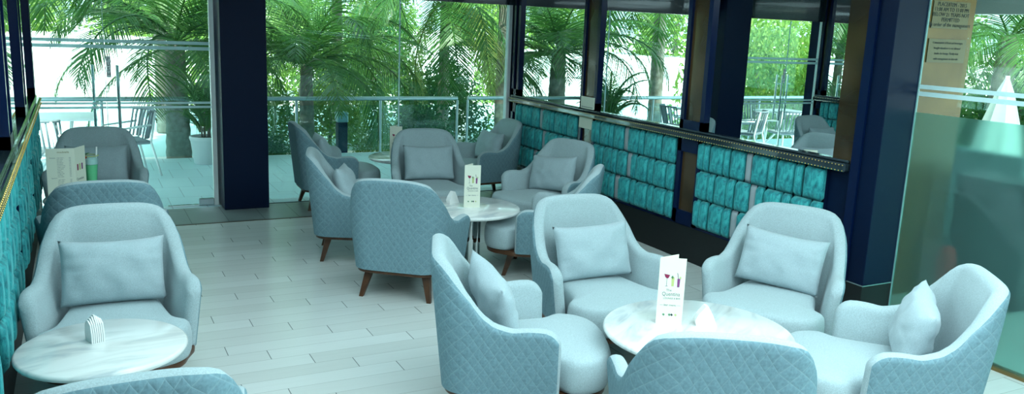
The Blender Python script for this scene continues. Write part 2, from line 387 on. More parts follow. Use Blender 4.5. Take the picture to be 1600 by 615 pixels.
def dup(root, loc, rz, label, group=None):
    r = root.copy(); COL.objects.link(r); r.location = loc; r.rotation_euler = (0, 0, rz); r['label'] = label
    if group: r['group'] = group
    for ch in list(root.children):
        c = ch.copy(); COL.objects.link(c); c.parent = r
        for g in list(ch.children):
            d = g.copy(); COL.objects.link(d); d.parent = c
    return r
def text(body, size, m, parent, loc, rot, name='lettering', align='CENTER', ext=0.0004, font_scale_x=1.0):
    cu = bpy.data.curves.new(name, 'FONT'); cu.body = body; cu.size = size; cu.extrude = ext; cu.align_x = align; cu.align_y = 'CENTER'
    cu.space_line = 1.0; cu.resolution_u = 2
    tmp = bpy.data.objects.new('tmp', cu); COL.objects.link(tmp)
    dg = bpy.context.evaluated_depsgraph_get(); dg.update()
    me = bpy.data.meshes.new_from_object(tmp.evaluated_get(dg)); me.materials.clear(); me.materials.append(m)
    bpy.data.objects.remove(tmp); bpy.data.curves.remove(cu)
    o = link(name, me, parent, loc); o.rotation_euler = rot; o.scale = (font_scale_x, 1, 1)
    return o
def smooth01(t):
    t = max(0.0, min(1.0, t)); return t*t*(3-2*t)

# ------------------------------------------------------------------ the setting
XL, XR, XP = -0.42, 4.80, 5.07      # left wall, right wall, glass partition
YG, YT, YB = 9.34, 8.37, -3.0       # glass, threshold, rear
CZ = 2.75
sbox('floor', (XL-0.1, YB, -0.12), (7.6, YT, 0), MT['planks'])
o = sbox('floor', (XL-0.1, YT, -0.12), (XR+0.1, 9.12, 0), MT['tiles'])
sbox('trim_1', (XL, YT-0.010, 0), (XR, YT+0.010, 0.004), mat('threshold_metal', (0.10, 0.07, 0.04), 0.4, metal=0.6))
sbox('trim_2', (1.74, 9.11, 0), (XR, 9.13, 0.004), MT['ink'])
o = sbox('floor', (-9, 9.12, -0.14), (9.0, 12.45, -0.001), MT['terrace'])
# ceiling with roof overhang over the terrace
sbox('ceiling', (XL-0.1, YB, CZ), (7.6, 9.45, CZ+0.1), MT['ceil'])
sbox('roof_slab', (-9, 9.45, CZ+0.05), (9, 12.6, CZ+0.2), MT['white'])
# left wall
sbox('wall_left', (XL-0.12, YB, 0), (XL, 9.45, CZ), MT['navyrough'])
sbox('wall_right', (XR, 3.86, 0), (XR+0.27, 9.45, CZ), MT['navyrough'])
# rear wall behind the camera: closed, and dark to keep reflections down
sbox('wall_back', (XL-0.1, YB-0.1, 0), (7.6, YB, CZ), MT['navyrough'])
# glazed front: header, pillar, jambs
mb = MB(); mb.box((XL, 9.16, 2.262), (1.28, 9.34, CZ)); mb.box((1.28, 9.24, 2.262), (XR, YG+0.09, CZ))
struct(build(mb, 'wall_front', MT['soffit']))
sbox('pillar', (1.285, 8.92, 0), (1.742, 9.45, CZ), MT['navyrough'], 0.004)
sbox('trim_3', (1.222, 9.20, 0), (1.262, 9.27, 2.262), MT['white'])
sbox('trim_4', (1.262, 9.17, 0), (1.285, 9.30, 2.262), MT['chrome'])
sbox('trim_5', (XR-0.055, YG-0.03, 0.0), (XR-0.012, YG+0.05, 2.262), MT['white'])
sbox('trim_6', (XL+0.0, 9.21, 0), (XL+0.03, 9.26, 2.262), MT['white'])

def pane(name, x0, x1, y, z0, z1, m=None):
    mb = MB(); mb.box((x0, y-0.005, z0), (x1, y+0.005, z1)); return struct(build(mb, name, m or MT['glass']))
# fixed panes of the bay (window) with a butt joint
w1 = pane('window_1', 1.742, 3.335, YG, 0.004, 2.262)
w2 = pane('window_2', 3.343, XR-0.03, YG, 0.004, 2.262)
sbox('glass_joint', (3.333, YG-0.007, 0.01), (3.345, YG+0.007, 2.262), mat('joint', (0.55, 0.75, 0.78), 0.3), parent=w1)
# glass doors
def stripes(parent, x0, x1, y, zs):
    for a, b in zs:
        mb = MB(); mb.box((x0, y-0.0075, a), (x1, y-0.0055, b)); build(mb, 'frosted_stripe', MT['stripe'], parent)
ZS = ((1.690, 1.722), (1.634, 1.668), (1.083, 1.107), (1.040, 1.064))
for i, (x0, x1) in enumerate(((XL+0.03, 0.232), (0.240, 1.220))):
    d = pane('door_%d' % (i+1), x0, x1, 9.23, 0.012, 2.255)
    stripes(d, x0, x1, 9.23, ZS)
d = bpy.data.objects['door_2']
sbox('glass_edge', (0.2335, 9.223, 0.012), (0.2395, 9.237, 2.255), mat('glass_edge', (0.45, 0.70, 0.70), 0.2), parent=d)
for nm, px in (('door_2', 0.345), ('door_1', 0.125)):
    d = bpy.data.objects[nm]
    for s in (-1, 1):
        mb = MB(); mb.tube([(px, 9.23+s*0.055, 0.80), (px, 9.23+s*0.055, 1.47)], 0.014, 14)
        for z in (0.92, 1.34): mb.tube([(px, 9.23+s*0.006, z), (px, 9.23+s*0.055, z)], 0.008, 8)
        if nm == 'door_2' or s == 1: build(mb, 'handle', MT['chrome'], d, smooth=40)
d = bpy.data.objects['door_2']
for z0, z1 in ((0.006, 0.075), (2.19, 2.262)):
    mb = MB(); mb.box((1.07, 9.205, z0), (1.219, 9.255, z1), 0, 0.003); build(mb, 'patch_fitting', MT['steel'], d)
mb = MB(); mb.box((0.76, 9.21, 0.004), (1.07, 9.25, 0.014)); build(mb, 'seal', MT['chrome'], d)
sg = thing('push_sign', 'small white vertical sign reading PUSH stuck on the glass door', 'sign', (0.268, 9.222, 1.455))
mb = MB(); mb.box((-0.020, -0.001, -0.105), (0.020, 0.001, 0.105)); build(mb, 'plate', MT['white'], sg)
for k, ch in enumerate('PUSH'): text(ch, 0.052, MT['ink'], sg, (0, -0.0016, 0.075-k*0.05), (pi/2, 0, 0))

# mirrors, ledges, posts, panels on both walls.  side=+1 right wall, -1 left wall
POSTS = [(7.28, 7.60), (5.58, 5.90)]
PANELS = [(9.06, 7.62), (7.33, 5.92), (5.62, 4.21)]
def ledge(side):
    xw = XR if side > 0 else XL; s = -side
    y0 = 4.02 if side > 0 else 1.2; y1 = 9.20
    t = thing('mirror_ledge', 'glossy dark ledge with gold beading along the %s, above the teal panels' % ('right wall' if side > 0 else 'left wall'), 'ledge', (xw, y0, 1.13))
    mb = MB(); mb.box((0, 0, -0.03), (s*0.085, y1-y0, 0.03), 0, 0.012); mb.box((0, 0, 0.03), (s*0.055, y1-y0, 0.052), 0, 0.008)
    build(mb, 'rail', MT['ledge'], t)
    mb = MB(); n = 170
    for k in range(n):
        y = (y1-y0)*(k+0.5)/n
        for z in (-0.022, 0.018):
            mb.lathe([(0.002, -0.005), (0.006, 0), (0.002, 0.005)], 6, (s*0.087, y, z))
    b = build(mb, 'beading', MT['gold'], t, smooth=True); b['kind'] = 'stuff'
ledge(1); ledge(-1)
def wallset(side):
    xw = XR if side > 0 else XL; s = -side; a = lambda d: xw + s*d
    ya = 4.18 if side > 0 else 1.2
    # base and lower frame
    sbox('baseboard_right' if side > 0 else 'baseboard_left', (xw, ya-0.3 if side > 0 else ya, 0), (a(0.022), 9.20, 0.315), MT['blackdull'])
    sbox('trim_7', (xw, ya, 0.315), (a(0.030), 9.20, 0.335), MT['navy'])
    edges = [9.03]
    for p in POSTS: edges += [p[1], p[0]]
    edges.append(ya)
    k = 0
    for i in range(0, len(edges), 2):
        mb = MB(); mb.box((xw, edges[i+1], 1.16), (a(0.012), edges[i], 2.62))
        struct(build(mb, 'mirror_%s' % ('right' if side > 0 else 'left'), MT['mirror']))
    for (p0, p1) in POSTS + [(9.03, 9.20)] :
        t = thing('wall_post', 'dark glossy post between the mirrors of the %s wall' % ('right' if side > 0 else 'left'), 'post', (xw, p0, 0)) if False else None
        mb = MB(); w = p1-p0
        mb.box((xw, p0, 0.33), (a(0.045), p0+0.05, CZ)); mb.box((xw, p1-0.05, 0.33), (a(0.045), p1, CZ))
        mb.box((xw, p0, 0.33), (a(0.045), p1, 0.45)); mb.box((xw, p0, 0.98), (a(0.045), p1, 1.10))
        mb.box((xw, p0, 1.18), (a(0.045), p1, 1.26))
        o = struct(build(mb, 'post_frame', MT['navy'])); 
        mb = MB(); mb.box((xw, p0+0.05, 0.45), (a(0.02), p1-0.05, CZ)); struct(build(mb, 'post_panel', MT['brownrefl'] if p0 < 9 else MT['black']))
wallset(1); wallset(-1)
# dark glossy end strip, brown reflection in its colour, right of the third mirror, navy column corner
sbox('post_panel', (XR, 3.99, 1.16), (XR-0.028, 4.18, CZ), MT['brownrefl'])
sbox('post_frame', (XR, 3.93, 0.33), (XR-0.05, 4.00, CZ), MT['navy'])
sbox('pillar', (XR-0.03, 3.79, 0.335), (XP+0.02, 3.93, CZ), MT['navyrough'], 0.004)
sbox('baseboard_right', (XR-0.028, 3.795, 0), (XP+0.02, 3.93, 0.332), MT['blackdull'])
sbox('trim_8', (XR-0.034, 3.786, 0.329), (XP+0.02, 3.93, 0.336), MT['steel'])

# --- upholstered wall panels
def pad_mesh(w, h, dep):
    """a puffed block, local x = width, z = height, bulging to -y"""
    mb = MB(); nx, nz = 8, 8; o = 0; V = []
    for j in range(nz+1):
        for i in range(nx+1):
            u = i/nx; v = j/nz
            eu = min(u, 1-u)*w; ev = min(v, 1-v)*h; R = 0.030
            f = lambda e: sqrt(max(0, 1-(1-min(e/R, 1))**2))
            b = dep*(0.25 + 0.75*min(f(eu), f(ev)))
            if min(eu, ev) < 1e-6: b = 0
            V.append(((u-0.5)*w, -b - 0.006*sin(pi*u)*sin(pi*v), (v-0.5)*h))
    F = [(j*(nx+1)+i, j*(nx+1)+i+1, (j+1)*(nx+1)+i+1, (j+1)*(nx+1)+i) for j in range(nz) for i in range(nx)]
    F.append(tuple([j*(nx+1) for j in range(nz+1)] + [nz*(nx+1)+i for i in range(1, nx+1)] + [j*(nx+1)+nx for j in range(nz-1, -1, -1)] + [i for i in range(nx-1, 0, -1)]))
    mb.add(V, F); return mb
PADC = {}
def pad(w, dep, strip):
    k = (round(w, 3), round(dep, 3), strip)
    if k not in PADC: PADC[k] = pad_mesh(w-0.002, 0.250, dep).mesh('pad', MT['strip'] if strip else MT['velvet'], smooth=True)
    return PADC[k]
ROWS = [  # widths in cm from the far end; a negative width is the grey strip
    [8, 6.5, 17, 6.5, 16, -6.5, 18, 7, 18, 7, 19],
    [15, 7, 14, 8, 15, -6.5, 8, 17, 8, 17, 10],
    [7, 9, 15, 7, -6.5, 16, 7, 16, 7.5, 15, 8]]
def upholstered(side, y0, y1, lab, rows):
    xw = XR if side > 0 else XL
    t = thing('upholstered_panel', lab, 'wall panel', (xw-side*0.003, y0, 0.338), 0, None)
    W = abs(y0-y1)
    mb = MB(); mb.box((0, -W, 0), (-side*0.028, 0, 0.757)); build(mb, 'backing', MT['navyrough'], t)
    for r, ws in enumerate(rows):
        tot = sum(abs(w) for w in ws); y = 0.0
        for k, w in enumerate(ws):
            ww = abs(w)/tot*W
            dep = 0.012 if w < 0 else (0.036 if k % 2 else 0.028)
            o = link('pad', pad(ww, dep, w < 0), t)
            o.location = (-side*0.028, y-ww/2, 0.757-0.2523*(r+0.5))
            o.rotation_euler = (0, 0, -pi/2 if side > 0 else pi/2)
            if w < 0: o['label'] = 'plain grey strip'
            y -= ww
for i, (y0, y1) in enumerate(PANELS):
    upholstered(1, y0, y1, 'teal velvet padded panel on the right wall, ' + ['far end beside the windows', 'middle one behind the chairs', 'nearest the navy column'][i], [r if i != 2 else r for r in ROWS])
LP = PANELS + [(3.92, 2.51)]
for i, (y0, y1) in enumerate(LP):
    upholstered(-1, y0, y1, 'teal velvet padded panel on the left wall, ' + ['far end beside the glass door', 'second from the glass door', 'third from the glass door', 'nearest the camera'][i], [[w for w in r] for r in ROWS])

# --- right glass partition and what stands behind it
XPG = XP
struct(sbox('floor_track', (XPG-0.035, YB, 0), (XPG+0.035, 3.79, 0.022), mat('track', (0.25, 0.17, 0.07), 0.35, metal=0.7)))
g = MB(); g.box((XPG-0.004, YB, 0.02), (XPG+0.004, 3.785, CZ)); pg = struct(build(g, 'window_3', MT['partglass']))
g = MB(); g.box((XPG-0.007, YB, 0.02), (XPG-0.0045, 3.78, 1.545)); build(g, 'frosted_film', MT['frost'], pg)
for a, b in ((1.704, 1.732), (1.656, 1.686)):
    g = MB(); g.box((XPG-0.007, YB, a), (XPG-0.0045, 3.78, b)); build(g, 'frosted_stripe', MT['stripe'], pg)
g = MB(); g.box((XPG-0.006, 3.782, 0.02), (XPG+0.006, 3.79, CZ)); build(g, 'glass_edge', mat('edge2', (0.25, 0.45, 0.45), 0.2), pg)
# wooden wall with the notices beyond
sbox('wall_side', (XP+0.03, 4.3, 0), (6.30, 4.42, CZ), MT['woodpanel'])
def notice(z0, z1, x0, x1, lines, size, lab):
    t = thing('notice', lab, 'sign', ((x0+x1)/2, 4.298, (z0+z1)/2))
    mb = MB(); mb.box((-(x1-x0)/2, -0.006, -(z1-z0)/2), ((x1-x0)/2, 0, (z1-z0)/2)); build(mb, 'plate', MT['sign'], t)
    n = len(lines); h = (z1-z0)
    for i, s in enumerate(lines): text(s, size, MT['ink'], t, (0, -0.0075, h/2-h*(i+0.7)/(n+0.4)), (pi/2, 0, 0))
notice(2.125, 2.33, 5.79, 6.22, ['PLACE/ITEM - 2015', '11:00 AM TO 11:00 PM', 'BELOW 21 YEARS NOT', 'PERMITTED', 'By order of the management'], 0.042, 'upper notice on the wooden wall, rows of dark capitals about opening hours')
notice(1.865, 2.045, 5.79, 6.235, ['Consumption of food and beverages', 'bought elsewhere is not allowed', 'inside the lounge. Kindly bear', 'with management on this rule'], 0.024, 'lower notice on the wooden wall, four lines of small dark text')
# fire extinguisher seen through the frosted glass
t = thing('fire_extinguisher', 'blurred red extinguisher standing behind the frosted glass', 'fire extinguisher', (6.10, 4.10, 0))
mb = MB(); mb.lathe([(0.06, 0), (0.075, 0.01), (0.075, 0.36), (0.06, 0.41), (0.03, 0.44)], 24); build(mb, 'cylinder', MT['red'], t, smooth=40)
mb = MB(); mb.lathe([(0.02, 0.44), (0.02, 0.48)], 12); mb.box((-0.02, -0.06, 0.48), (0.02, 0.05, 0.50)); build(mb, 'valve', MT['black'], t)
mb = MB(); mb.tube([(0.02, 0, 0.47), (0.09, 0, 0.44), (0.10, 0, 0.3), (0.09, 0, 0.15)], 0.01, 8); build(mb, 'hose', MT['black'], t, smooth=True)
t = thing('cabinet', 'dark cabinet standing behind the frosted glass', 'cabinet', (6.50, 3.95, 0))
mb = MB(); mb.box((-0.2, -0.33, 0.0), (0.22, 0.3, 0.98), 0, 0.01); build(mb, 'body', MT['blackdull'], t)
for s in (-1, 1):
    mb = MB(); mb.box((-0.212, -0.02+s*0.155-0.145, 0.08), (-0.2, -0.02+s*0.155+0.145, 0.93), 0, 0.003); build(mb, 'door', MT['black'], t)

# ------------------------------------------------------------------ armchair
YB0, YF, RC, Z0 = 0.330, -0.205, 0.105, 0.225
CX = 0.185; DV = radians(9.5)                     # sides spread towards the arm fronts
L1 = CX; L2 = RC*(pi/2-DV); L3 = ((YB0-RC+RC*sin(DV))-YF)/cos(DV); SL = L1+L2+L3
def plan(s):
    a = abs(s); sg = 1 if s >= 0 else -1
    if a <= L1: p = (a, YB0); n = (0, 1)
    elif a <= L1+L2:
        t = (a-L1)/RC; p = (CX+RC*sin(t), YB0-RC+RC*cos(t)); n = (sin(t), cos(t))
    else:
        d = a-L1-L2; p = (CX+RC*cos(DV)+d*sin(DV), YB0-RC+RC*sin(DV)-d*cos(DV)); n = (cos(DV), sin(DV))
    return (p[0]*sg, p[1]), (n[0]*sg, n[1])
HB, HA = 0.915, 0.575
def rimh(s):
    a = abs(s)
    t1 = 0.55
    KN = ((0, .918), (.10, .917), (.175, .913), (.22, .901), (.25, .876), (.278, .834), (.312, .765), (.35, .708), (.40, .648), (.46, .606), (.53, .587), (.56, .583), (9, .583))
    for (a0, h0), (a1, h1) in zip(KN[:-1], KN[1:]):
        if a <= a1: h = h0+(h1-h0)*(a-a0)/(a1-a0); break
    if a > t1: h = .583 + 0.012*sin(pi*(a-t1)/(SL-t1))
    r = 0.085; d = SL-a
    if d < r: h -= r - sqrt(max(0, r*r-(r-d)**2))
    return h
def shellpt(s, z, off):
    (px, py), (nx, ny) = plan(s)
    t = max(0, (z-Z0)/(HB-Z0)); a = abs(s)
    back = max(0.0, ny)
    fl = 0.075*t*back**1.0 + 0.045*min(1, t/0.5)*(1-back)*(0.6+0.4*cos(min(1, max(0, t-0.5)*2)*pi/2))
    # arms bow slightly outwards in the middle of their length
    e = off + fl
    k = 1 - 0.05*smooth01((z-0.60)/0.30)
    return ((px+nx*e)*k, py+ny*e, z)
def shell_mesh():
    T, R = 0.040, 0.040
    ds = [0, .004, .012, .022, .034, .05, .075, .11, .15]
    S = sorted(set([-(SL-d) for d in ds] + [(SL-d) for d in ds] + [(-SL+.15)+(2*SL-.3)*k/56 for k in range(1, 56)]))
    ts = [0, .004, .012, .022, .034, .05, .08]
    nrow = 12
    out, rim, inn = MB(), MB(), MB()
    def col(s):
        h = rimh(s); rows = [h-t for t in ts]; zb = Z0
        rest = [rows[-1]-(rows[-1]-zb)*k/nrow for k in range(1, nrow+1)]
        return h, rows+rest
    def hth(s, z, h):
        d = min(h-z, SL-abs(s)); d = max(0, d)
        return T*sqrt(max(0, 1-(1-min(d/R, 1))**2)), d
    n = len(ts)+nrow
    K = 3   # rows/cols of rim band on the outside
    O = []; I = []; UV = []
    for s in S:
        h, zs = col(s)
        for z in zs:
            ht, d = hth(s, z, h)
            O.append(shellpt(s, z, ht)); UV.append((s, z))
            padd = 0.028*smooth01(d/0.16)*(1 if abs(s) < 0.30 else 0.45)
            ly = max(0, 1-abs(z-0.40)/0.3)
            I.append(shellpt(s, z, -ht-padd))
    ns = len(S)
    for i in range(ns-1):
        for j in range(n-1):
            q = (i*n+j, i*n+j+1, (i+1)*n+j+1, (i+1)*n+j)
            inn.f.append(q); inn.m.append(0)
            sa = min(SL-abs(S[i]), SL-abs(S[i+1]))
            band = j < 2 or sa < 0.0119
            if band:
                rim.f.append(q); rim.m.append(0)
            else:
                out.f.append(q); out.m.append(0)
    inn.v = I; rim.v = O
    # puff the quilted cover a little beyond the rim band
    O2 = []
    for (s, z), p in zip(UV, O):
        O2.append(p)
    out.v = O2
    me_o = bpy.data.meshes.new('shell_cover'); me_o.from_pydata(out.v, [], out.f)
    uvl = me_o.uv_layers.new(name='UVMap')
    for lp in me_o.loops:
        uvl.data[lp.index].uv = UV[lp.vertex_index]
    me_o.materials.append(MT['quilt'])
    # inner + rim in one mesh
    V = I + O; k = len(I)
    F = [tuple(reversed(f)) for f in inn.f] + [tuple(x+k for x in f) for f in rim.f]
    # close bottom of inner->outer
    for i in range(ns-1):
        a = i*n+n-1; b = (i+1)*n+n-1; F.append((a, b, b+k, a+k))
    me_i = bpy.data.meshes.new('backrest'); me_i.from_pydata(V, [], F); me_i.materials.append(MT['fabric'])
    import bmesh
    for me in (me_o, me_i):
        bm = bmesh.new(); bm.from_mesh(me)
        loose = [v for v in bm.verts if not v.link_faces]; bmesh.ops.delete(bm, geom=loose, context='VERTS')
        bmesh.ops.remove_doubles(bm, verts=bm.verts, dist=0.0004)
        bmesh.ops.recalc_face_normals(bm, faces=bm.faces); bm.to_mesh(me); bm.free()
        for p in me.polygons: p.use_smooth = True
    return me_o, me_i
def outline_seat():
    """D-shaped front cushion, notch behind the arm fronts"""
    P = []
    P += [(-0.20, 0.25), (-0.235, 0.10), (-0.265, -0.08), (-0.292, -0.20), (-0.335, -0.235)]
    for k in range(25):
        a = pi - pi*k/24
        c, s_ = cos(a), sin(a)
        x = 0.368*(abs(c)**(2/2.9))*(1 if c >= 0 else -1); y = -0.26 - 0.245*(abs(s_)**(2/2.7))
        P.append((x, y))
    P += [(0.335, -0.235), (0.292, -0.20), (0.265, -0.08), (0.235, 0.10), (0.20, 0.25)]
    return P
def resample(P, n):
    P = [Vector(p) for p in P]; Q = P+[P[0]]; L = [0]
    for i in range(len(P)): L.append(L[-1]+(Q[i+1]-Q[i]).length)
    R = []
    for k in range(n):
        t = L[-1]*k/n; i = max(j for j in range(len(L)-1) if L[j] <= t+1e-9)
        R.append(Q[i].lerp(Q[i+1], (t-L[i])/max(1e-9, L[i+1]-L[i])))
    return R
def smoothpoly(P, it):
    for _ in range(it): P = [(P[i-1]+P[i]*2+P[(i+1) % len(P)])/4 for i in range(len(P))]
    return P
def puck(P, prof, c=(0, -0.12), crown=0.0, rings=6):
    """P closed outline; prof list of (inset, z) bottom to top; then domed to the centre"""
    n = len(P); mb = MB(); N = []
    for i in range(n):
        t = (P[(i+1) % n]-P[i-1]).normalized(); N.append(Vector((t.y, -t.x)))
    area_ = sum(P[i-1].x*P[i].y-P[i].x*P[i-1].y for i in range(n))
    if area_ < 0: N = [-a for a in N]
    for (ins, z) in prof:
        for i in range(n): q = P[i]-N[i]*ins; mb.v.append((q.x, q.y, z))
    m = len(prof); zt = prof[-1][1]; ins = prof[-1][0]
    for r in range(1, rings+1):
        f = 1-r/(rings+0.0)
        for i in range(n):
            q = P[i]-N[i]*ins; q = Vector(c)+(q-Vector(c))*f
            mb.v.append((q.x, q.y, zt+crown*(1-f*f)))
    tot = m+rings
    for j in range(tot-1):
        for i in range(n): mb.f.append((j*n+i, j*n+(i+1) % n, (j+1)*n+(i+1) % n, (j+1)*n+i)); mb.m.append(0)
    mb.f.append(tuple(range(n-1, -1, -1))); mb.m.append(0)
    return mb
SEATP = smoothpoly(resample(outline_seat(), 120), 4)
seat_me = puck(SEATP, [(0.03, 0.235), (0.008, 0.240), (0.0, 0.262), (-0.004, 0.30), (-0.004, 0.345), (0.0, 0.378), (0.006, 0.398), (0.018, 0.411), (0.036, 0.418)], crown=0.016).mesh('seat', MT['fabric'], smooth=True)
def plinth_mesh():
    P = []
    for k in range(41):
        s = -SL+2*SL*k/40; (x, y), (nx, ny) = plan(s); P.append((x+nx*0.026, y+ny*0.026))
    F_ = []
    for k in range(1, 24):
        a = pi*k/24
        c, s_ = cos(a), sin(a)
        F_.append((0.345*(abs(c)**(2/2.9))*(1 if c >= 0 else -1), -0.26-0.225*(abs(s_)**(2/2.7))))
    Q = smoothpoly(resample(P+F_, 140), 2)
    return puck(Q, [(0.02, 0.195), (0.0, 0.200), (-0.002, 0.222), (0.004, 0.234)], rings=2).mesh('plinth', MT['wood'], smooth=35)
plinth_me = plinth_mesh()
def leg_mesh(sx, sy):
    mb = MB(); V = []
    for (x, y, z, hx) in ((sx*0.215, sy*0.245-0.0, 0.205, 0.028), (sx*0.262, sy*0.305, 0.0, 0.0155)):
        for a, b in ((-1, -1), (1, -1), (1, 1), (-1, 1)):
            V.append((x+a*hx, y+b*hx, z))
    mb.add(V, [(3, 2, 1, 0), (4, 5, 6, 7), (0, 1, 5, 4), (1, 2, 6, 5), (2, 3, 7, 6), (3, 0, 4, 7)])
    return mb.mesh('leg', MT['wood'])
leg_me = [leg_mesh(a, b) for a in (-1, 1) for b in (-1, 1)]
cover_me, back_me = shell_mesh()
def make_chair():
    t = thing('armchair', 'x', 'armchair')
    link('backrest', back_me, t)
    c = link('quilted_cover', cover_me, t); c['label'] = 'diamond-quilted darker blue-grey outer cover'
    link('seat', seat_me, t)
    link('plinth', plinth_me, t)['label'] = 'dark brown wooden base rail'
    for m in leg_me: link('leg', m, t)
    return t
def pillow_mesh(seed):
    rnd = random.Random(seed); mb = MB(); nx, nz = 30, 20; w, h, d = 0.53, 0.36, 0.088; off = seed*7.3
    for side in (-1, 1):
        for j in range(nz+1):
            for i in range(nx+1):
                u = 2*i/nx-1; v = 2*j/nz-1
                e = (1-abs(u)**2.4)*(1-abs(v)**2.4); th = d*max(0, e)**0.5
                pin = 1-0.055*(1-abs(u)**3)*abs(v)**4; pin2 = 1-0.045*(1-abs(v)**3)*abs(u)**4
                x = u*w/2*pin2; z = v*h/2*pin
                wr = noise.noise(Vector((x*9+off, z*9, side*2.0)))*0.020*max(0, e)**0.3
                cr = noise.noise(Vector((x*16+off, z*30, side*3.0)))*0.009*(0.3+abs(u)**2)
                k = min(1, e*6)
                # slump: the lower edge sags
                mb.v.append((x+wr*0.4, side*th+(wr+cr)*k, z - 0.010*(1-u*u)*(1 if v > 0 else 0.2)))
    n1 = (nx+1)*(nz+1)
    for sd in (0, 1):
        for j in range(nz):
            for i in range(nx):
                q = [sd*n1+j*(nx+1)+i, sd*n1+j*(nx+1)+i+1, sd*n1+(j+1)*(nx+1)+i+1, sd*n1+(j+1)*(nx+1)+i]
                mb.f.append(tuple(q)); mb.m.append(0)
    me = mb.mesh('pillow', MT['pillow'], smooth=True, recalc=False)
    import bmesh
    bm = bmesh.new(); bm.from_mesh(me); bmesh.ops.remove_doubles(bm, verts=bm.verts, dist=0.0012); bmesh.ops.recalc_face_normals(bm, faces=bm.faces); bm.to_mesh(me); bm.free()
    for p in me.polygons: p.use_smooth = True
    return me
pillow_me = [pillow_mesh(k) for k in range(4)]
chair0 = None; nch = 0
def chair(x, y, deg, lab, group, pil=None, proll=0.0, pyaw=0.0, px=0.0, py=0.0):
    global chair0, nch
    rz = radians(deg)
    if chair0 is None:
        chair0 = make_chair(); r = chair0; r.location = (x, y, 0); r.rotation_euler = (0, 0, rz); r['label'] = lab; r['group'] = group
    else: r = dup(chair0, (x, y, 0), rz, lab, group)
    if pil:
        p = link('throw_pillow', pillow_me[nch % 4])
        tag(p, pil, 'cushion', 'grey pillows on the armchairs')
        m = Matrix.Translation((x, y, 0)) @ Matrix.Rotation(rz, 4, 'Z') @ Matrix.Translation((px, 0.105+py, 0.602)) @ Matrix.Rotation(radians(pyaw), 4, 'Z') @ Matrix.Rotation(radians(-17), 4, 'X') @ Matrix.Rotation(radians(proll), 4, 'Y')
        p.matrix_world = m
    nch += 1
    return r
GR = 'armchairs around the large table on the right'; GM = 'armchairs around the middle table'; GL = 'armchairs along the left wall'; GF = 'armchairs by the windows'
chair(1.957, 3.661, 67.5, 'armchair left of the front right table, turned to the right, quilted side towards us', GR, 'pillow on the armchair left of the front right table', -8, 12, 0.03)
chair(2.896, 4.272, -3.5, 'armchair behind the menu of the front right table, facing the camera', GR, 'pillow on the armchair behind the front right menu', -3, -4)
chair(3.874, 3.727, -58, 'armchair beside the navy column, in front of the nearest teal panel', GR, 'pillow on the armchair beside the navy column, tilted', 5, 4)
chair(3.593, 2.65, -128, 'armchair at the right edge by the frosted glass, facing left', GR, 'pillow on the armchair at the frosted glass', 6, -8)
chair(2.326, 2.547, 147, 'armchair at the bottom right, its quilted back cutting across the marble table', GR)
chair(2.175, 5.81, 141, 'armchair at the middle table seen from behind, quilted back and two wooden legs showing', GM)
chair(2.105, 6.90, 74, 'armchair left of the middle table, facing right with a pillow', GM, 'pillow on the armchair left of the middle table', 4, -6)
chair(3.144, 7.80, -9.6, 'armchair behind the middle table, facing the camera', GM, 'pillow on the armchair behind the middle table', 0, 0)
chair(4.024, 6.982, -70, 'armchair before the far teal panel, right of the middle table', GM, 'pillow on the armchair before the far teal panel', -5, 4)
chair(3.42, 5.87, -128, 'armchair right of the middle table turned away from us, half hidden behind another', GM)
chair(2.42, 8.90, 88, 'armchair by the window right of the navy pillar, facing right, dark quilted back', GF, 'pillow on the armchair by the window right of the pillar', 0, -6)
chair(4.22, 8.90, -93, 'armchair in the far corner by window and teal wall, facing left', GF, 'pillow on the armchair in the far window corner', 0, 6)
chair(0.10, 8.40, -3.4, 'armchair by the glass door behind the drink, facing the camera', GL, 'pillow on the armchair by the glass door', 0, 0)
chair(0.103, 6.35, 180, 'armchair on the left with its quilted back to us, in front of the drink', GL)
chair(0.105, 4.79, -2.7, 'armchair facing us behind the front left marble table', GL, 'pillow on the armchair behind the front left table', 0, 0)
chair(0.085, 3.03, 180, 'armchair cut off at the bottom left, only the top of its back showing', GL)

# ------------------------------------------------------------------ tables
def table(x, y, R, lab, h=0.52, sc=1.0):
    t = thing('round_table', lab, 'table', (x, y, 0), random.random()*2, 'round marble tables')
    mb = MB(); n = 96
    mb.lathe([(R-0.02, h-0.030), (R-0.006, h-0.027), (R, h-0.016), (R, h-0.012), (R-0.004, h-0.004), (R-0.012, h)], n); build(mb, 'table_top', MT['marble'], t, smooth=40)
    mb = MB()     # fluted mirror-steel drum
    nf = 14; N = nf*8; rr = 0.115*sc
    def wob(a): return 1-0.10*abs(sin(a*nf/2))**0.7
    mb.lathe([(rr, 0.02), (rr, h-0.035)], N, wob=wob); build(mb, 'pedestal', MT['chrome'], t, smooth=50)
    mb = MB(); mb.lathe([(0.20*sc, 0), (0.20*sc, 0.012), (0.19*sc, 0.02), (rr*0.9, 0.022)], 64); build(mb, 'base_plate', MT['chrome'], t, smooth=40)
    mb = MB(); mb.lathe([(0.17*sc, h-0.04), (0.17*sc, h-0.030)], 40); build(mb, 'top_plate', MT['black'], t)
    return t
table(2.755, 3.14, 0.485, 'large round marble table at front right with menu and white napkins')
table(2.83, 6.19, 0.44, 'round marble table in the middle with a folded menu')
table(3.24, 8.80, 0.42, 'round table at the far window, behind the middle group')
table(0.03, 3.975, 0.358, 'round marble table at front left with a napkin stack')
table(0.05, 7.38, 0.358, 'round table at the left wall holding the green drink')

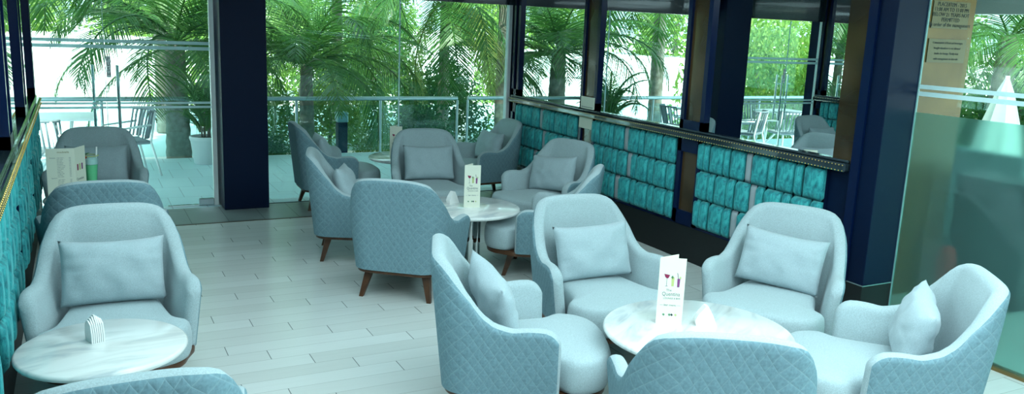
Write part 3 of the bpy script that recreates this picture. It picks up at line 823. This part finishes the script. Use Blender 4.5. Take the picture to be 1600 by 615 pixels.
# ------------------------------------------------------------------ menus, napkins, drink
def icon_glasses(p, m):
    # martini, mojito, tall purple drink as thin printed shapes, local x right z up, at y=-0.0012
    def poly(pts, mt, nm):
        mb = MB(); mb.add([(x, -0.0012, z) for x, z in pts] + [(x, -0.0008, z) for x, z in pts], [tuple(range(len(pts))), tuple(range(2*len(pts)-1, len(pts)-1, -1))]); o = build(mb, nm, mt, p); return o
    z = 0.235
    poly([(-0.042, z+0.035), (-0.012, z+0.030), (-0.018, z+0.014), (-0.026, z+0.010), (-0.036, z+0.018)], MT['wineink'], 'printed_picture')
    poly([(-0.0275, z+0.010), (-0.0255, z+0.010), (-0.0255, z-0.028), (-0.018, z-0.031), (-0.035, z-0.031), (-0.0275, z-0.028)], MT['greyink'], 'printed_picture')
    poly([(-0.003, z+0.016), (0.012, z+0.020), (0.011, z-0.030), (-0.002, z-0.030)], MT['limeink'], 'printed_picture')
    poly([(-0.006, z+0.018), (0.002, z+0.028), (0.008, z+0.018), (0.002, z+0.008)], MT['greenink'], 'printed_picture')
    poly([(0.027, z+0.012), (0.042, z+0.012), (0.040, z-0.034), (0.028, z-0.034)], MT['purpleink'], 'printed_picture')
    poly([(0.024, z+0.042), (0.027, z+0.042), (0.034, z+0.012), (0.031, z+0.012)], MT['ink'], 'printed_picture')
    poly([(0.038, z+0.024), (0.046, z+0.022), (0.046, z+0.010), (0.038, z+0.012)], MT['limeink'], 'printed_picture')
    for x, mt in ((-0.030, 'greenink'), (0.0, 'greenink'), (0.012, 'ink'), (0.032, 'limeink')):
        poly([(x-0.008, 0.052), (x, 0.058), (x+0.007, 0.050), (x, 0.043)], MT[mt], 'printed_picture')
MW, MH = 0.135, 0.355
def menu(x, y, z, rz, lab, front='cover', fold=35, w=MW, h=MH):
    t = thing('menu_card', lab, 'menu', (x, y, z), radians(rz), 'tent menus on the tables')
    # two leaves joined at the right-hand edge (x = w/2)
    mb = MB(); mb.box((-w/2, -0.0008, 0), (w/2, 0.0008, h)); A = build(mb, 'front_leaf', MT['paper'], t)
    B = bpy.data.objects.new('hinge', None)
    mb = MB(); mb.box((-w, -0.0008, 0), (0, 0.0008, h)); Bk = build(mb, 'back_leaf', MT['paper'], t)
    return t, A, Bk
def menu_cover(x, y, z, rz, lab, fold=-40, hinge='L', w=MW, h=MH):
    t = thing('menu_card', lab, 'menu', (x, y, z), radians(rz), 'tent menus on the tables')
    mb = MB(); mb.box((-w/2, -0.0008, 0), (w/2, 0.0008, h)); A = build(mb, 'front_leaf', MT['paper'], t)
    mb = MB(); mb.box((0, -0.0008, 0), (w, 0.0008, h)); B = build(mb, 'back_leaf', MT['paper'], t)
    B.location = (-w/2, 0.0012, 0); B.rotation_euler = (0, 0, radians(fold))
    icon_glasses(A, None)
    text('The', 0.018, MT['greyink'], A, (-0.012, -0.0010, 0.183), (pi/2, 0, 0))
    text('Quentina', 0.030, MT['greyink'], A, (0.0, -0.0010, 0.162), (pi/2, 0, 0), font_scale_x=0.82)
    text('LOUNGE & BAR', 0.0125, MT['greyink'], A, (0.006, -0.0010, 0.139), (pi/2, 0, 0))
    text('\u2014 bar menu \u2014', 0.0165, MT['greyink'], A, (0, -0.0010, 0.103), (pi/2, 0, 0))
    return t
menu_cover(2.66, 3.26, 0.52, -30, 'open cocktail menu standing on the large front right table', 38)
menu_cover(2.845, 6.14, 0.52, -14, 'open cocktail menu standing on the middle table', 50)
menu_cover(3.09, 8.72, 0.52, -14, 'cocktail menu standing on the far window table', 50)
# price list on the left table
t = thing('price_list', 'tall cream price list with rows of print on the far left table', 'menu', (-0.165, 7.36, 0.52), radians(2))
w, h = 0.20, 0.405
mb = MB(); mb.box((-w/2, -0.0008, 0), (w/2, 0.0008, h)); A = build(mb, 'front_leaf', MT['paper'], t)
mb = MB(); mb.box((0, -0.0008, 0), (w*0.85, 0.0008, h)); B = build(mb, 'side_leaf', MT['paper'], t); B.location = (w/2, 0.0012, 0); B.rotation_euler = (0, 0, radians(62))
text('mocktails', 0.022, MT['gold'], A, (0.02, -0.001, h-0.03), (pi/2, 0, 0))
text('Mocktails', 0.011, MT['greyink'], A, (-0.055, -0.001, h-0.075), (pi/2, 0, 0))
text('Signature', 0.011, MT['greyink'], A, (-0.050, -0.001, h-0.235), (pi/2, 0, 0))
rl = ['virgin mojito', 'pina colada', 'lime soda', 'blue lagoon', 'fruit punch', 'iced lemon tea', 'mango cooler', 'green apple', 'sunrise', 'ginger fizz', 'orange soda', 'cola float', 'mint cooler']
for k, s in enumerate(rl):
    text(s, 0.0095, MT['greyink'], A, (-0.025, -0.001, h-0.075-0.0125*k), (pi/2, 0, 0), align='LEFT'); text('250', 0.0095, MT['greyink'], A, (0.066, -0.001, h-0.075-0.0125*k), (pi/2, 0, 0))
for k, s in enumerate(rl[:7]):
    text(s, 0.0095, MT['greyink'], A, (-0.025, -0.001, h-0.250-0.0125*k), (pi/2, 0, 0), align='LEFT'); text('350', 0.0095, MT['greyink'], A, (0.066, -0.001, h-0.250-0.0125*k), (pi/2, 0, 0))
for dx, mt in ((0.04, 'wineink'), (0.075, 'limeink'), (0.11, 'purpleink')):
    mb = MB(); mb.box((dx-0.010, -0.0013, 0.22), (dx+0.010, -0.0009, 0.27)); build(mb, 'printed_picture', MT[mt], B)
text('Quentina', 0.03, MT['greyink'], B, (0.07, -0.001, 0.15), (pi/2, 0, 0))

# napkins
t = thing('napkin_stack', 'white folded napkins fanned upright on the front left table', 'napkins', (0.0, 4.05, 0.52), radians(18))
for k in range(7):
    mb = MB(); s_ = (k-3)*0.0085; hh = 0.118-0.012*abs(k-3)*0.6
    prof = [(-0.040, 0.0), (0.040, 0.0), (0.044, 0.03), (0.040, 0.07), (0.020, hh), (0.0, hh+0.004), (-0.030, 0.085), (-0.042, 0.04)]
    V = [(s_-0.003+0.12*s_*z, y, z) for y, z in prof]+[(s_+0.003+0.12*s_*z, y, z) for y, z in prof]; n = len(prof)
    mb.add(V, [tuple(range(n-1, -1, -1)), tuple(range(n, 2*n))]+[(i, (i+1) % n, n+(i+1) % n, n+i) for i in range(n)])
    build(mb, 'napkin', MT['napkin'], t)
def fan(x, y, rz, lab, sc=1.0):
    t = thing('napkin_fan', lab, 'napkins', (x, y, 0.52), radians(rz))
    for k in range(5):
        mb = MB(); s_ = (k-2)*0.010*sc
        prof = [(-0.055*sc, 0.0), (0.055*sc, 0.0), (0.030*sc, 0.06*sc), (0.004*sc, 0.105*sc), (-0.012*sc, 0.108*sc), (-0.050*sc, 0.06*sc), (-0.062*sc, 0.03*sc)]
        V = [(y, s_-0.0035, z) for y, z in prof]+[(y, s_+0.0035, z) for y, z in prof]; n = len(prof)
        mb.add(V, [tuple(range(n-1, -1, -1)), tuple(range(n, 2*n))]+[(i, (i+1) % n, n+(i+1) % n, n+i) for i in range(n)])
        build(mb, 'napkin', MT['napkin'], t)
fan(2.835, 3.175, -25, 'white folded napkins beside the menu on the front right table')
fan(2.765, 6.35, 20, 'white folded napkins left of the menu on the middle table', 0.95)
# cocktail
t = thing('cocktail', 'tall glass of green drink with a straw and fruit on the rim', 'drink', (0.05, 7.60, 0.52)); t.scale = (1.28, 1.28, 1.32)
mb = MB(); mb.lathe([(0.026, 0.0), (0.028, 0.012), (0.030, 0.03), (0.045, 0.235), (0.0435, 0.235), (0.0285, 0.032), (0.001, 0.028)], 36); build(mb, 'glass', MT['clearglass'], t, smooth=40)
mb = MB(); mb.lathe([(0.001, 0.030), (0.0275, 0.033), (0.0385, 0.175), (0.001, 0.176)], 36, cap=False); build(mb, 'drink', MT['greendrink'], t, smooth=40)
mb = MB(); mb.lathe([(0.001, 0.176), (0.0388, 0.177), (0.0405, 0.210), (0.030, 0.222), (0.001, 0.226)], 36, cap=False); build(mb, 'crushed_ice', MT['foam'], t, smooth=40)
mb = MB(); mb.tube([(0.020, 0, 0.04), (0.037, 0.0, 0.285)], 0.005, 10); build(mb, 'straw', MT['napkin'], t, smooth=True)
mb = MB(); mb.lathe([(0.004, -0.014), (0.013, -0.008), (0.016, 0), (0.013, 0.009), (0.004, 0.014)], 16, (-0.036, -0.012, 0.222)); build(mb, 'cherry', MT['red'], t, smooth=True)
mb = MB()
for k in range(6):
    a = k*1.05; mb.add([(-0.036, 0, 0.235), (-0.036+0.02*cos(a), 0.02*sin(a), 0.250), (-0.036+0.034*cos(a+.2), 0.034*sin(a+.2), 0.248), (-0.036+0.02*cos(a+.4), 0.02*sin(a+.4), 0.240)], [(0, 1, 2, 3)])
build(mb, 'mint_leaf', MT['greenink'], t)
mb = MB(); mb.lathe([(0.046, -0.003), (0.049, 0), (0.046, 0.003), (0.043, 0)], 36, (0, 0, 0.232), cap=False); build(mb, 'sugar_rim', MT['limeink'], t, smooth=True)
# card on the ledge
t = thing('ledge_card', 'small cream card on the dark post above the right ledge', 'card', (XR-0.052, 7.43, 1.19))
mb = MB(); mb.box((-0.004, -0.13, 0.0), (0.004, 0.13, 0.125), 0, 0.001); build(mb, 'plate', MT['paper'], t)
mb = MB(); mb.box((-0.006, -0.11, 0.015), (-0.004, 0.11, 0.020)); build(mb, 'print_line', MT['greyink'], t)
t = thing('lower_card', 'small cream card on the dark post just below the right ledge', 'card', (XR-0.049, 7.45, 0.98))
mb = MB(); mb.box((-0.003, -0.13, 0.0), (0.003, 0.13, 0.115), 0, 0.001); build(mb, 'plate', MT['paper'], t)

# ------------------------------------------------------------------ terrace
# railing
YR = 12.38; ZR = 0.84
def railing(name, lab, pts, zb=0.10, posts=(), loc=(0, 0, 0)):
    t = thing(name, lab, 'railing', pts[0])
    p0 = Vector(pts[0]); q = [Vector(p)-p0 for p in pts]
    mb = MB(); mb.tube([v+Vector((0, 0, ZR)) for v in q], 0.032, 12); build(mb, 'handrail', MT['steel'], t, smooth=40)
    for a, b in zip(q[:-1], q[1:]):
        L = (b-a).length; n = max(1, round(L/1.25)); d = (b-a)/n
        for k in range(n+1):
            c = a+d*k; mb = MB(); mb.tube([c+Vector((0, 0, 0)), c+Vector((0, 0, ZR-0.03))], 0.02, 10); build(mb, 'post', MT['steel'], t, smooth=40)
        for k in range(n):
            c0 = a+d*(k+0.03); c1 = a+d*(k+0.97); mb = MB(); nrm = Vector((-(c1-c0).y, (c1-c0).x, 0)).normalized()*0.004
            V = [c0-nrm, c1-nrm, c1+nrm, c0+nrm]; V = [v+Vector((0, 0, 0.04)) for v in V]+[v+Vector((0, 0, ZR-0.10)) for v in V]
            mb.add(V, [(0, 3, 2, 1), (4, 5, 6, 7), (0, 1, 5, 4), (1, 2, 6, 5), (2, 3, 7, 6), (3, 0, 4, 7)]); build(mb, 'glass_panel', MT['railglass'], t)
railing('terrace_railing', 'steel handrail with glass panels along the terrace edge', [(-8.8, YR, 0), (5.42, YR, 0)])
railing('terrace_railing', 'short railing section set back at the right end of the terrace', [(5.62, 12.42, 0), (8.9, 12.44, 0)])
# potted palm
def frond_mesh(L, droop, rise, seed, nl=38, ll=0.55, mt=None, w=0.032, hang=0.6):
    rnd = random.Random(seed); mb = MB(); N = 14
    P = []; x = z = 0.0; ang = rise
    for k in range(N+1):
        P.append(Vector((x, 0, z))); x += cos(ang)*L/N; z += sin(ang)*L/N; ang -= droop/N*(0.5+k/N)
    mb.tube(P, [0.020*(1-0.8*k/N)+0.003 for k in range(N+1)], 5, cap=False)
    for side in (-1, 1):
        for k in range(nl):
            t = 0.10+0.90*(k+rnd.random()*0.6)/nl; f = t*N; i = min(N-1, int(f)); p = P[i].lerp(P[i+1], f-i); d = (P[i+1]-P[i]).normalized()
            le = ll*(sin(pi*min(1, t*0.92+0.10))**0.6)*(0.85+0.3*rnd.random())
            sw = 0.95-0.45*t
            dirv = (Vector((0, side, 0))*sw + d*(1.05-sw*0.45)).normalized()
            n = 4; q = p.copy(); dv = dirv.copy(); pts = []
            for j in range(n+1):
                pts.append(q.copy()); q = q+dv*le/n; dv = (dv+Vector((0, 0, -hang*(0.25+0.30*j)*(0.8+0.4*rnd.random())))*0.6).normalized()
            wv = d*w*0.5*(0.8+0.4*rnd.random())
            V = []; 
            for j, a in enumerate(pts):
                ww = wv*(1-(j/n)**1.7)*(0.6 if j == 0 else 1)
                V += [a-ww, a+ww] if j < n else [a]
            F = [(2*j, 2*j+1, 2*j+3, 2*j+2) for j in range(n-1)]+[(2*(n-1), 2*(n-1)+1, 2*n)]
            mb.add(V, F)
    return mb.mesh('frond', mt or MT['frond'], smooth=False, recalc=False)
FR = [frond_mesh(2.7, 1.9, 0.75, 1, 46, .75, w=.042), frond_mesh(2.9, 2.5, 0.9, 2, 48, .80, w=.042, hang=0.8), frond_mesh(2.5, 1.4, 0.35, 3, 44, .75, w=.042, hang=0.7), frond_mesh(2.8, 2.2, 0.55, 4, 48, .85, w=.042, hang=1.0)]
FY = frond_mesh(2.6, 1.6, -0.35, 5, mt=MT['frondy'], hang=0.9, nl=50, ll=0.8, w=0.042)
FS = [frond_mesh(0.75, 1.5, 1.15, 6, 20, 0.24, w=0.014, hang=0.35), frond_mesh(0.65, 1.9, 0.9, 7, 20, 0.22, w=0.014, hang=0.4)]
def palm(x, y, zb, zt, r, nf, lab, seed, lean=(0, 0), sc=1.0, yellow=0, el=(-0.5, 0.55), group='coconut palms beyond the terrace', az=None):
    rnd = random.Random(seed); t = thing('palm_tree', lab, 'palm tree', (x, y, zb), 0, group)
    mb = MB(); P = []; R_ = []; n = max(10, int((zt-zb)*12))
    for k in range(n+1):
        u = k/n; P.append((lean[0]*u*u, lean[1]*u*u, (zt-zb)*u)); R_.append(r*(1.15-0.35*u)*(1+0.06*(k % 2)))
    mb.tube(P, R_, 14); build(mb, 'trunk', MT['trunk'], t, smooth=50)
    for k in range(nf):
        me = FY if k < yellow else FR[rnd.randrange(4)]
        f = link('frond', me, t)
        a = (k*2.39996+rnd.random()*0.3) if az is None else (az[0]+(az[1]-az[0])*rnd.random())
        e = el[0]+(el[1]-el[0])*rnd.random()
        f.location = (P[-1][0], P[-1][1], P[-1][2]-0.03); s_ = sc*(0.85+0.3*rnd.random()); f.scale = (s_, s_, s_)
        f.rotation_euler = (rnd.uniform(-0.25, 0.25), -e, a)
    return t
palm(1.35, 14.0, -0.4, 1.55, 0.17, 26, 'bushy palm with thick trunk right behind the potted plant', 11, sc=0.95, el=(-0.7, 0.5))
palm(3.45, 14.3, -0.4, 1.25, 0.12, 26, 'palm with low crown seen just right of the navy pillar', 12, sc=1.0, el=(-0.6, 0.5))
palm(7.5, 14.9, -0.4, 4.9, 0.13, 16, 'tall ringed grey palm trunk at the right end of the window', 13, lean=(0.1, 0.2), sc=1.25, el=(-0.9, 0.2))
palm(6.1, 14.6, -0.4, 2.6, 0.10, 22, 'palm with a yellowing hanging frond, left of the tall trunk', 14, sc=0.95, yellow=3, el=(-0.9, 0.3))
palm(-1.25, 14.3, -0.4, 4.5, 0.13, 12, 'tall slender palm left of the door, its fronds hanging down at the top left', 16, lean=(0.1, 0.0), sc=1.3, el=(-1.15, -0.1), az=(-1.0, 0.7))
palm(4.9, 17.6, -0.4, 3.0, 0.12, 22, 'palm standing farther back behind the middle of the window', 17, sc=1.1)
palm(2.4, 17.2, -0.4, 3.2, 0.12, 22, 'palm standing farther back behind the navy pillar', 18, sc=1.1)
palm(1.5, 18.4, -0.4, 2.8, 0.12, 20, 'palm farther back, seen through the glass door', 19, sc=1.05)
palm(11.2, 7.1, -0.4, 2.15, 0.15, 24, 'palm seen through the clear top of the right glass partition', 20, sc=0.6, el=(-0.9, 0.4))
# potted palm
t = thing('potted_palm', 'leafy palm in a white pot on the terrace beside the door', 'potted plant', (1.50, 11.95, 0))
mb = MB(); mb.lathe([(0.150, 0.0), (0.160, 0.01), (0.200, 0.31), (0.205, 0.315), (0.215, 0.345), (0.212, 0.375), (0.195, 0.378), (0.188, 0.34)], 40, cap=False); mb.lathe([(0.001, 0.004), (0.150, 0.002)], 40, cap=False); build(mb, 'pot', MT['pot'], t, smooth=40)
mb = MB(); mb.lathe([(0.19, 0.335), (0.001, 0.35)], 30, cap=False); build(mb, 'soil', MT['soil'], t)
mb = MB()
for k in range(7):
    a = k*0.9; mb.tube([(0.05*cos(a), 0.05*sin(a), 0.33), (0.08*cos(a), 0.08*sin(a), 0.75)], 0.010, 7)
build(mb, 'stem', MT['trunk'], t, smooth=True)
for k in range(20):
    a = k*2.4; f = link('frond', FS[k % 2], t); f.location = (0.06*cos(a), 0.06*sin(a), 0.42+0.35*random.random()); s_ = 1.0+0.35*random.random(); f.scale = (s_, s_, s_); f.rotation_euler = (0, -random.uniform(0.0, 0.4), a)
# bushes
def bush_mesh(seed, n, mt, leaf=0.10):
    rnd = random.Random(seed); mb = MB()
    for _ in range(n):
        th = rnd.uniform(0, 2*pi); ph = math.acos(rnd.uniform(-0.6, 1)); r = rnd.uniform(0.55, 1.0)
        lump = 1+0.22*sin(3*th+seed)*sin(2.3*ph)+0.12*sin(7*th)
        p = Vector((sin(ph)*cos(th), sin(ph)*sin(th), cos(ph)))*r*lump
        a = Vector((rnd.gauss(0, 1), rnd.gauss(0, 1), rnd.gauss(0, 0.6))).normalized(); b = a.orthogonal().normalized(); s_ = leaf*rnd.uniform(0.6, 1.3)
        mb.add([p-a*s_, p-b*s_*0.45, p+a*s_, p+b*s_*0.45], [(0, 1, 2, 3)])
    return mb.mesh('foliage', mt, recalc=False)
BU = [bush_mesh(1, 5000, MT['leafd'], 0.055), bush_mesh(2, 5000, MT['leafy'], 0.05), bush_mesh(3, 4500, MT['leafd'], 0.06), bush_mesh(4, 4500, MT['leafy'], 0.055)]
def bush(x, y, z, sx, sy, sz, k, lab, group, name='bush', cat='bush'):
    t = thing(name, lab, cat, (x, y, z), random.random()*6, group)
    f = link('foliage', BU[k], t); f.location = (0, 0, sz*0.45); f.scale = (sx, sy, sz)
    mb = MB(); mb.tube([(0, 0, 0), (0.05*sx, 0, sz*0.5), (0, 0.06*sx, sz)], [0.05*sx, 0.04*sx, 0.01*sx], 7); build(mb, 'stem', MT['trunk'], t)
    return t
hb = [(-7.9, 14.0), (-5.9, 14.1), (-4.0, 14.2), (-9.9, 14.5), (-7.0, 16.2), (-5.0, 16.4), (-9.4, 16.9), (-12.0, 15.8)]
for i, (x, y) in enumerate(hb):
    bush(x, y, -0.4, 1.15, 1.0, 1.5+0.35*(i % 3), 1+2*(i % 2) if i % 3 else 0, 'green garden bush beyond the terrace seen in the right wall mirror', 'mirrored bushes left of the terrace')
hb = [(2.6, 13.4, .35), (4.4, 13.4, .4), (5.4, 13.9, .55), (6.8, 16.4, .9), (8.9, 16.0, 1.0), (4.3, 16.0, .7), (0.2, 13.2, .3), (2.0, 13.1, .3), (3.0, 15.7, .7), (6.3, 18.9, 1.2)]
for i, (x, y, s) in enumerate(hb):
    bush(x, y, -0.4, s*1.1, s, s*1.25, (0, 1, 2, 0, 1, 3, 0, 2, 1, 3)[i], 'leafy green bush growing behind the terrace railing', 'bushes behind the railing')
for i in range(8):
    bush(3+i*3.2, 24+2.5*(i % 3), -0.4, 1.5, 1.3, 2.0+0.5*(i % 2), (1, 3, 0)[i % 3], 'large bush farther back in the garden behind the palms', 'back garden bushes')
for i, (x, y) in enumerate([(9.2, 8.6), (12.4, 5.2), (11.4, 10.4), (12.6, 7.6), (13.0, 10.6), (14.6, 8.6)]):
    bush(x, y, -0.4, 1.2, 1.2, 1.3+0.3*(i % 2), (0, 2, 1)[i % 3], 'green bush outside beyond the glass partition on the right', 'bushes beyond the partition')
for i in range(20):
    a = radians(-75+i*7.4); d = 95+18*((i*7) % 5)/5
    bush(9+d*sin(a), d*cos(a), -2.0, 6.2, 5.4, 6.5+2.5*((i*3) % 4)/4, (1, 3, 1, 0)[i % 4], 'hazy tree in the far tree line', 'far tree line', 'tree', 'tree')
# ground
struct(sbox('ground', (-250, 12.45, -0.6), (250, 300, -0.42), MT['pave']))
struct(sbox('ground', (-250, -60, -0.6), (-9, 12.45, -0.42), MT['pave']))
struct(sbox('ground', (7.6, -60, -0.6), (250, 12.45, -0.42), MT['pave']))
mb = MB(); mb.box((-9, 12.46, -0.42), (9, 13.7, -0.30)); o = build(mb, 'lawn_strip', MT['grass']); tag(o, 'strip of green grass along the outer edge of the terrace', 'grass', kind='stuff')
# bollard lamp
t = thing('bollard_light', 'square dark bollard lamp with a pale head behind the railing', 'garden light', (3.62, 12.75, -0.30))
mb = MB(); mb.box((-0.075, -0.075, 0), (0.075, 0.075, 0.74), 0, 0.006); build(mb, 'post', MT['navyrough'], t)
mb = MB(); mb.box((-0.085, -0.085, 0.74), (0.085, 0.085, 0.90), 0, 0.01); build(mb, 'lamp_head', MT['steel'], t)
# terrace table and chairs
def ttable(x, y, lab, w=0.75, h=0.72):
    t = thing('terrace_table', lab, 'table', (x, y, 0), 0, 'white terrace tables')
    mb = MB(); mb.box((-w/2, -w/2, h-0.03), (w/2, w/2, h), 0, 0.005); build(mb, 'table_top', MT['tablewhite'], t)
    for a in (-1, 1):
        for b in (-1, 1):
            mb = MB(); mb.tube([(a*0.10, b*0.10, h-0.03), (a*0.06, b*0.06, h*0.5), (a*0.28, b*0.28, 0.0)], [0.022, 0.018, 0.016], 8); build(mb, 'leg', MT['tablewhite'], t, smooth=True)
def tchair_make():
    t = thing('terrace_chair', 'x', 'chair')
    for a in (-1, 1):
        mb = MB(); mb.tube([(a*0.27, -0.26, 0), (a*0.25, -0.22, 0.40), (a*0.26, -0.20, 0.60), (a*0.27, 0.0, 0.62), (a*0.26, 0.20, 0.64)], 0.014, 8); build(mb, 'front_frame', MT['tablewhite'], t, smooth=True)
        mb = MB(); mb.tube([(a*0.26, 0.30, 0), (a*0.23, 0.20, 0.42), (a*0.22, 0.27, 0.80)], 0.014, 8); build(mb, 'rear_frame', MT['tablewhite'], t, smooth=True)
    mb = MB(); mb.box((-0.24, -0.22, 0.40), (0.24, 0.20, 0.445), 0, 0.015); build(mb, 'seat', MT['rope'], t)
    mb = MB()
    for k in range(13):
        a = -0.5*pi*0.85+pi*0.85*k/12; x = 0.26*sin(a); y = 0.06+0.20*cos(a)
        mb.tube([(x*0.92, y*0.9, 0.46), (x, y+0.06, 0.80)], 0.011, 6)
    mb.tube([(0.265*sin(-1.33+2.66*k/12), 0.12+0.20*cos(-1.33+2.66*k/12), 0.80) for k in range(13)], 0.015, 7)
    build(mb, 'rope_back', MT['rope'], t, smooth=True)
    return t
ttable(-0.20, 11.55, 'white square terrace table seen through the left of the glass door')
ttable(-1.75, 11.1, 'white terrace table farther left, seen in the mirror')
tc = tchair_make()
spots = [(0.50, 11.30, -75, 'grey rope-backed white chair on the terrace beside the potted palm'), (-0.35, 10.55, 150, 'rope-backed terrace chair left of the door, in the mirror'),
         (-1.15, 10.45, 200, 'rope-backed terrace chair by the farther table, near the glass'), (-1.6, 11.9, 10, 'rope-backed terrace chair between the farther table and the railing'), (-2.6, 11.1, 95, 'rope-backed terrace chair at the far left of the terrace')]
for i, (x, y, a, lab) in enumerate(spots):
    if i == 0: tc.location = (x, y, 0); tc.rotation_euler = (0, 0, radians(a)); tc['label'] = lab; tc['group'] = 'rope chairs on the terrace'
    else: dup(tc, (x, y, 0), radians(a), lab, 'rope chairs on the terrace')
# folded umbrella beyond the partition
t = thing('garden_umbrella', 'closed pale umbrella outside beyond the glass partition', 'umbrella', (9.55, 6.0, -0.42))
mb = MB(); mb.tube([(0, 0, 0), (0, 0, 2.1)], 0.025, 10); build(mb, 'pole', MT['tablewhite'], t)
mb = MB(); mb.lathe([(0.36, 0.45), (0.34, 0.8), (0.22, 1.5), (0.10, 1.9), (0.02, 2.08)], 48, wob=lambda a: 1-0.12*abs(sin(4*a))); build(mb, 'canopy', MT['canvas'], t, smooth=40)
mb = MB(); mb.lathe([(0.22, 0), (0.22, 0.05), (0.04, 0.09)], 24); build(mb, 'base', MT['steel'], t, smooth=40)
sbox('wall_parapet', (7.62, 4.5, -0.4), (7.72, 12.0, 1.02), mat('grey_render', (0.30, 0.42, 0.42), 0.7))
sbox('wall_outer', (7.6, YB, 2.30), (7.75, 12.0, CZ), MT['ceil'])
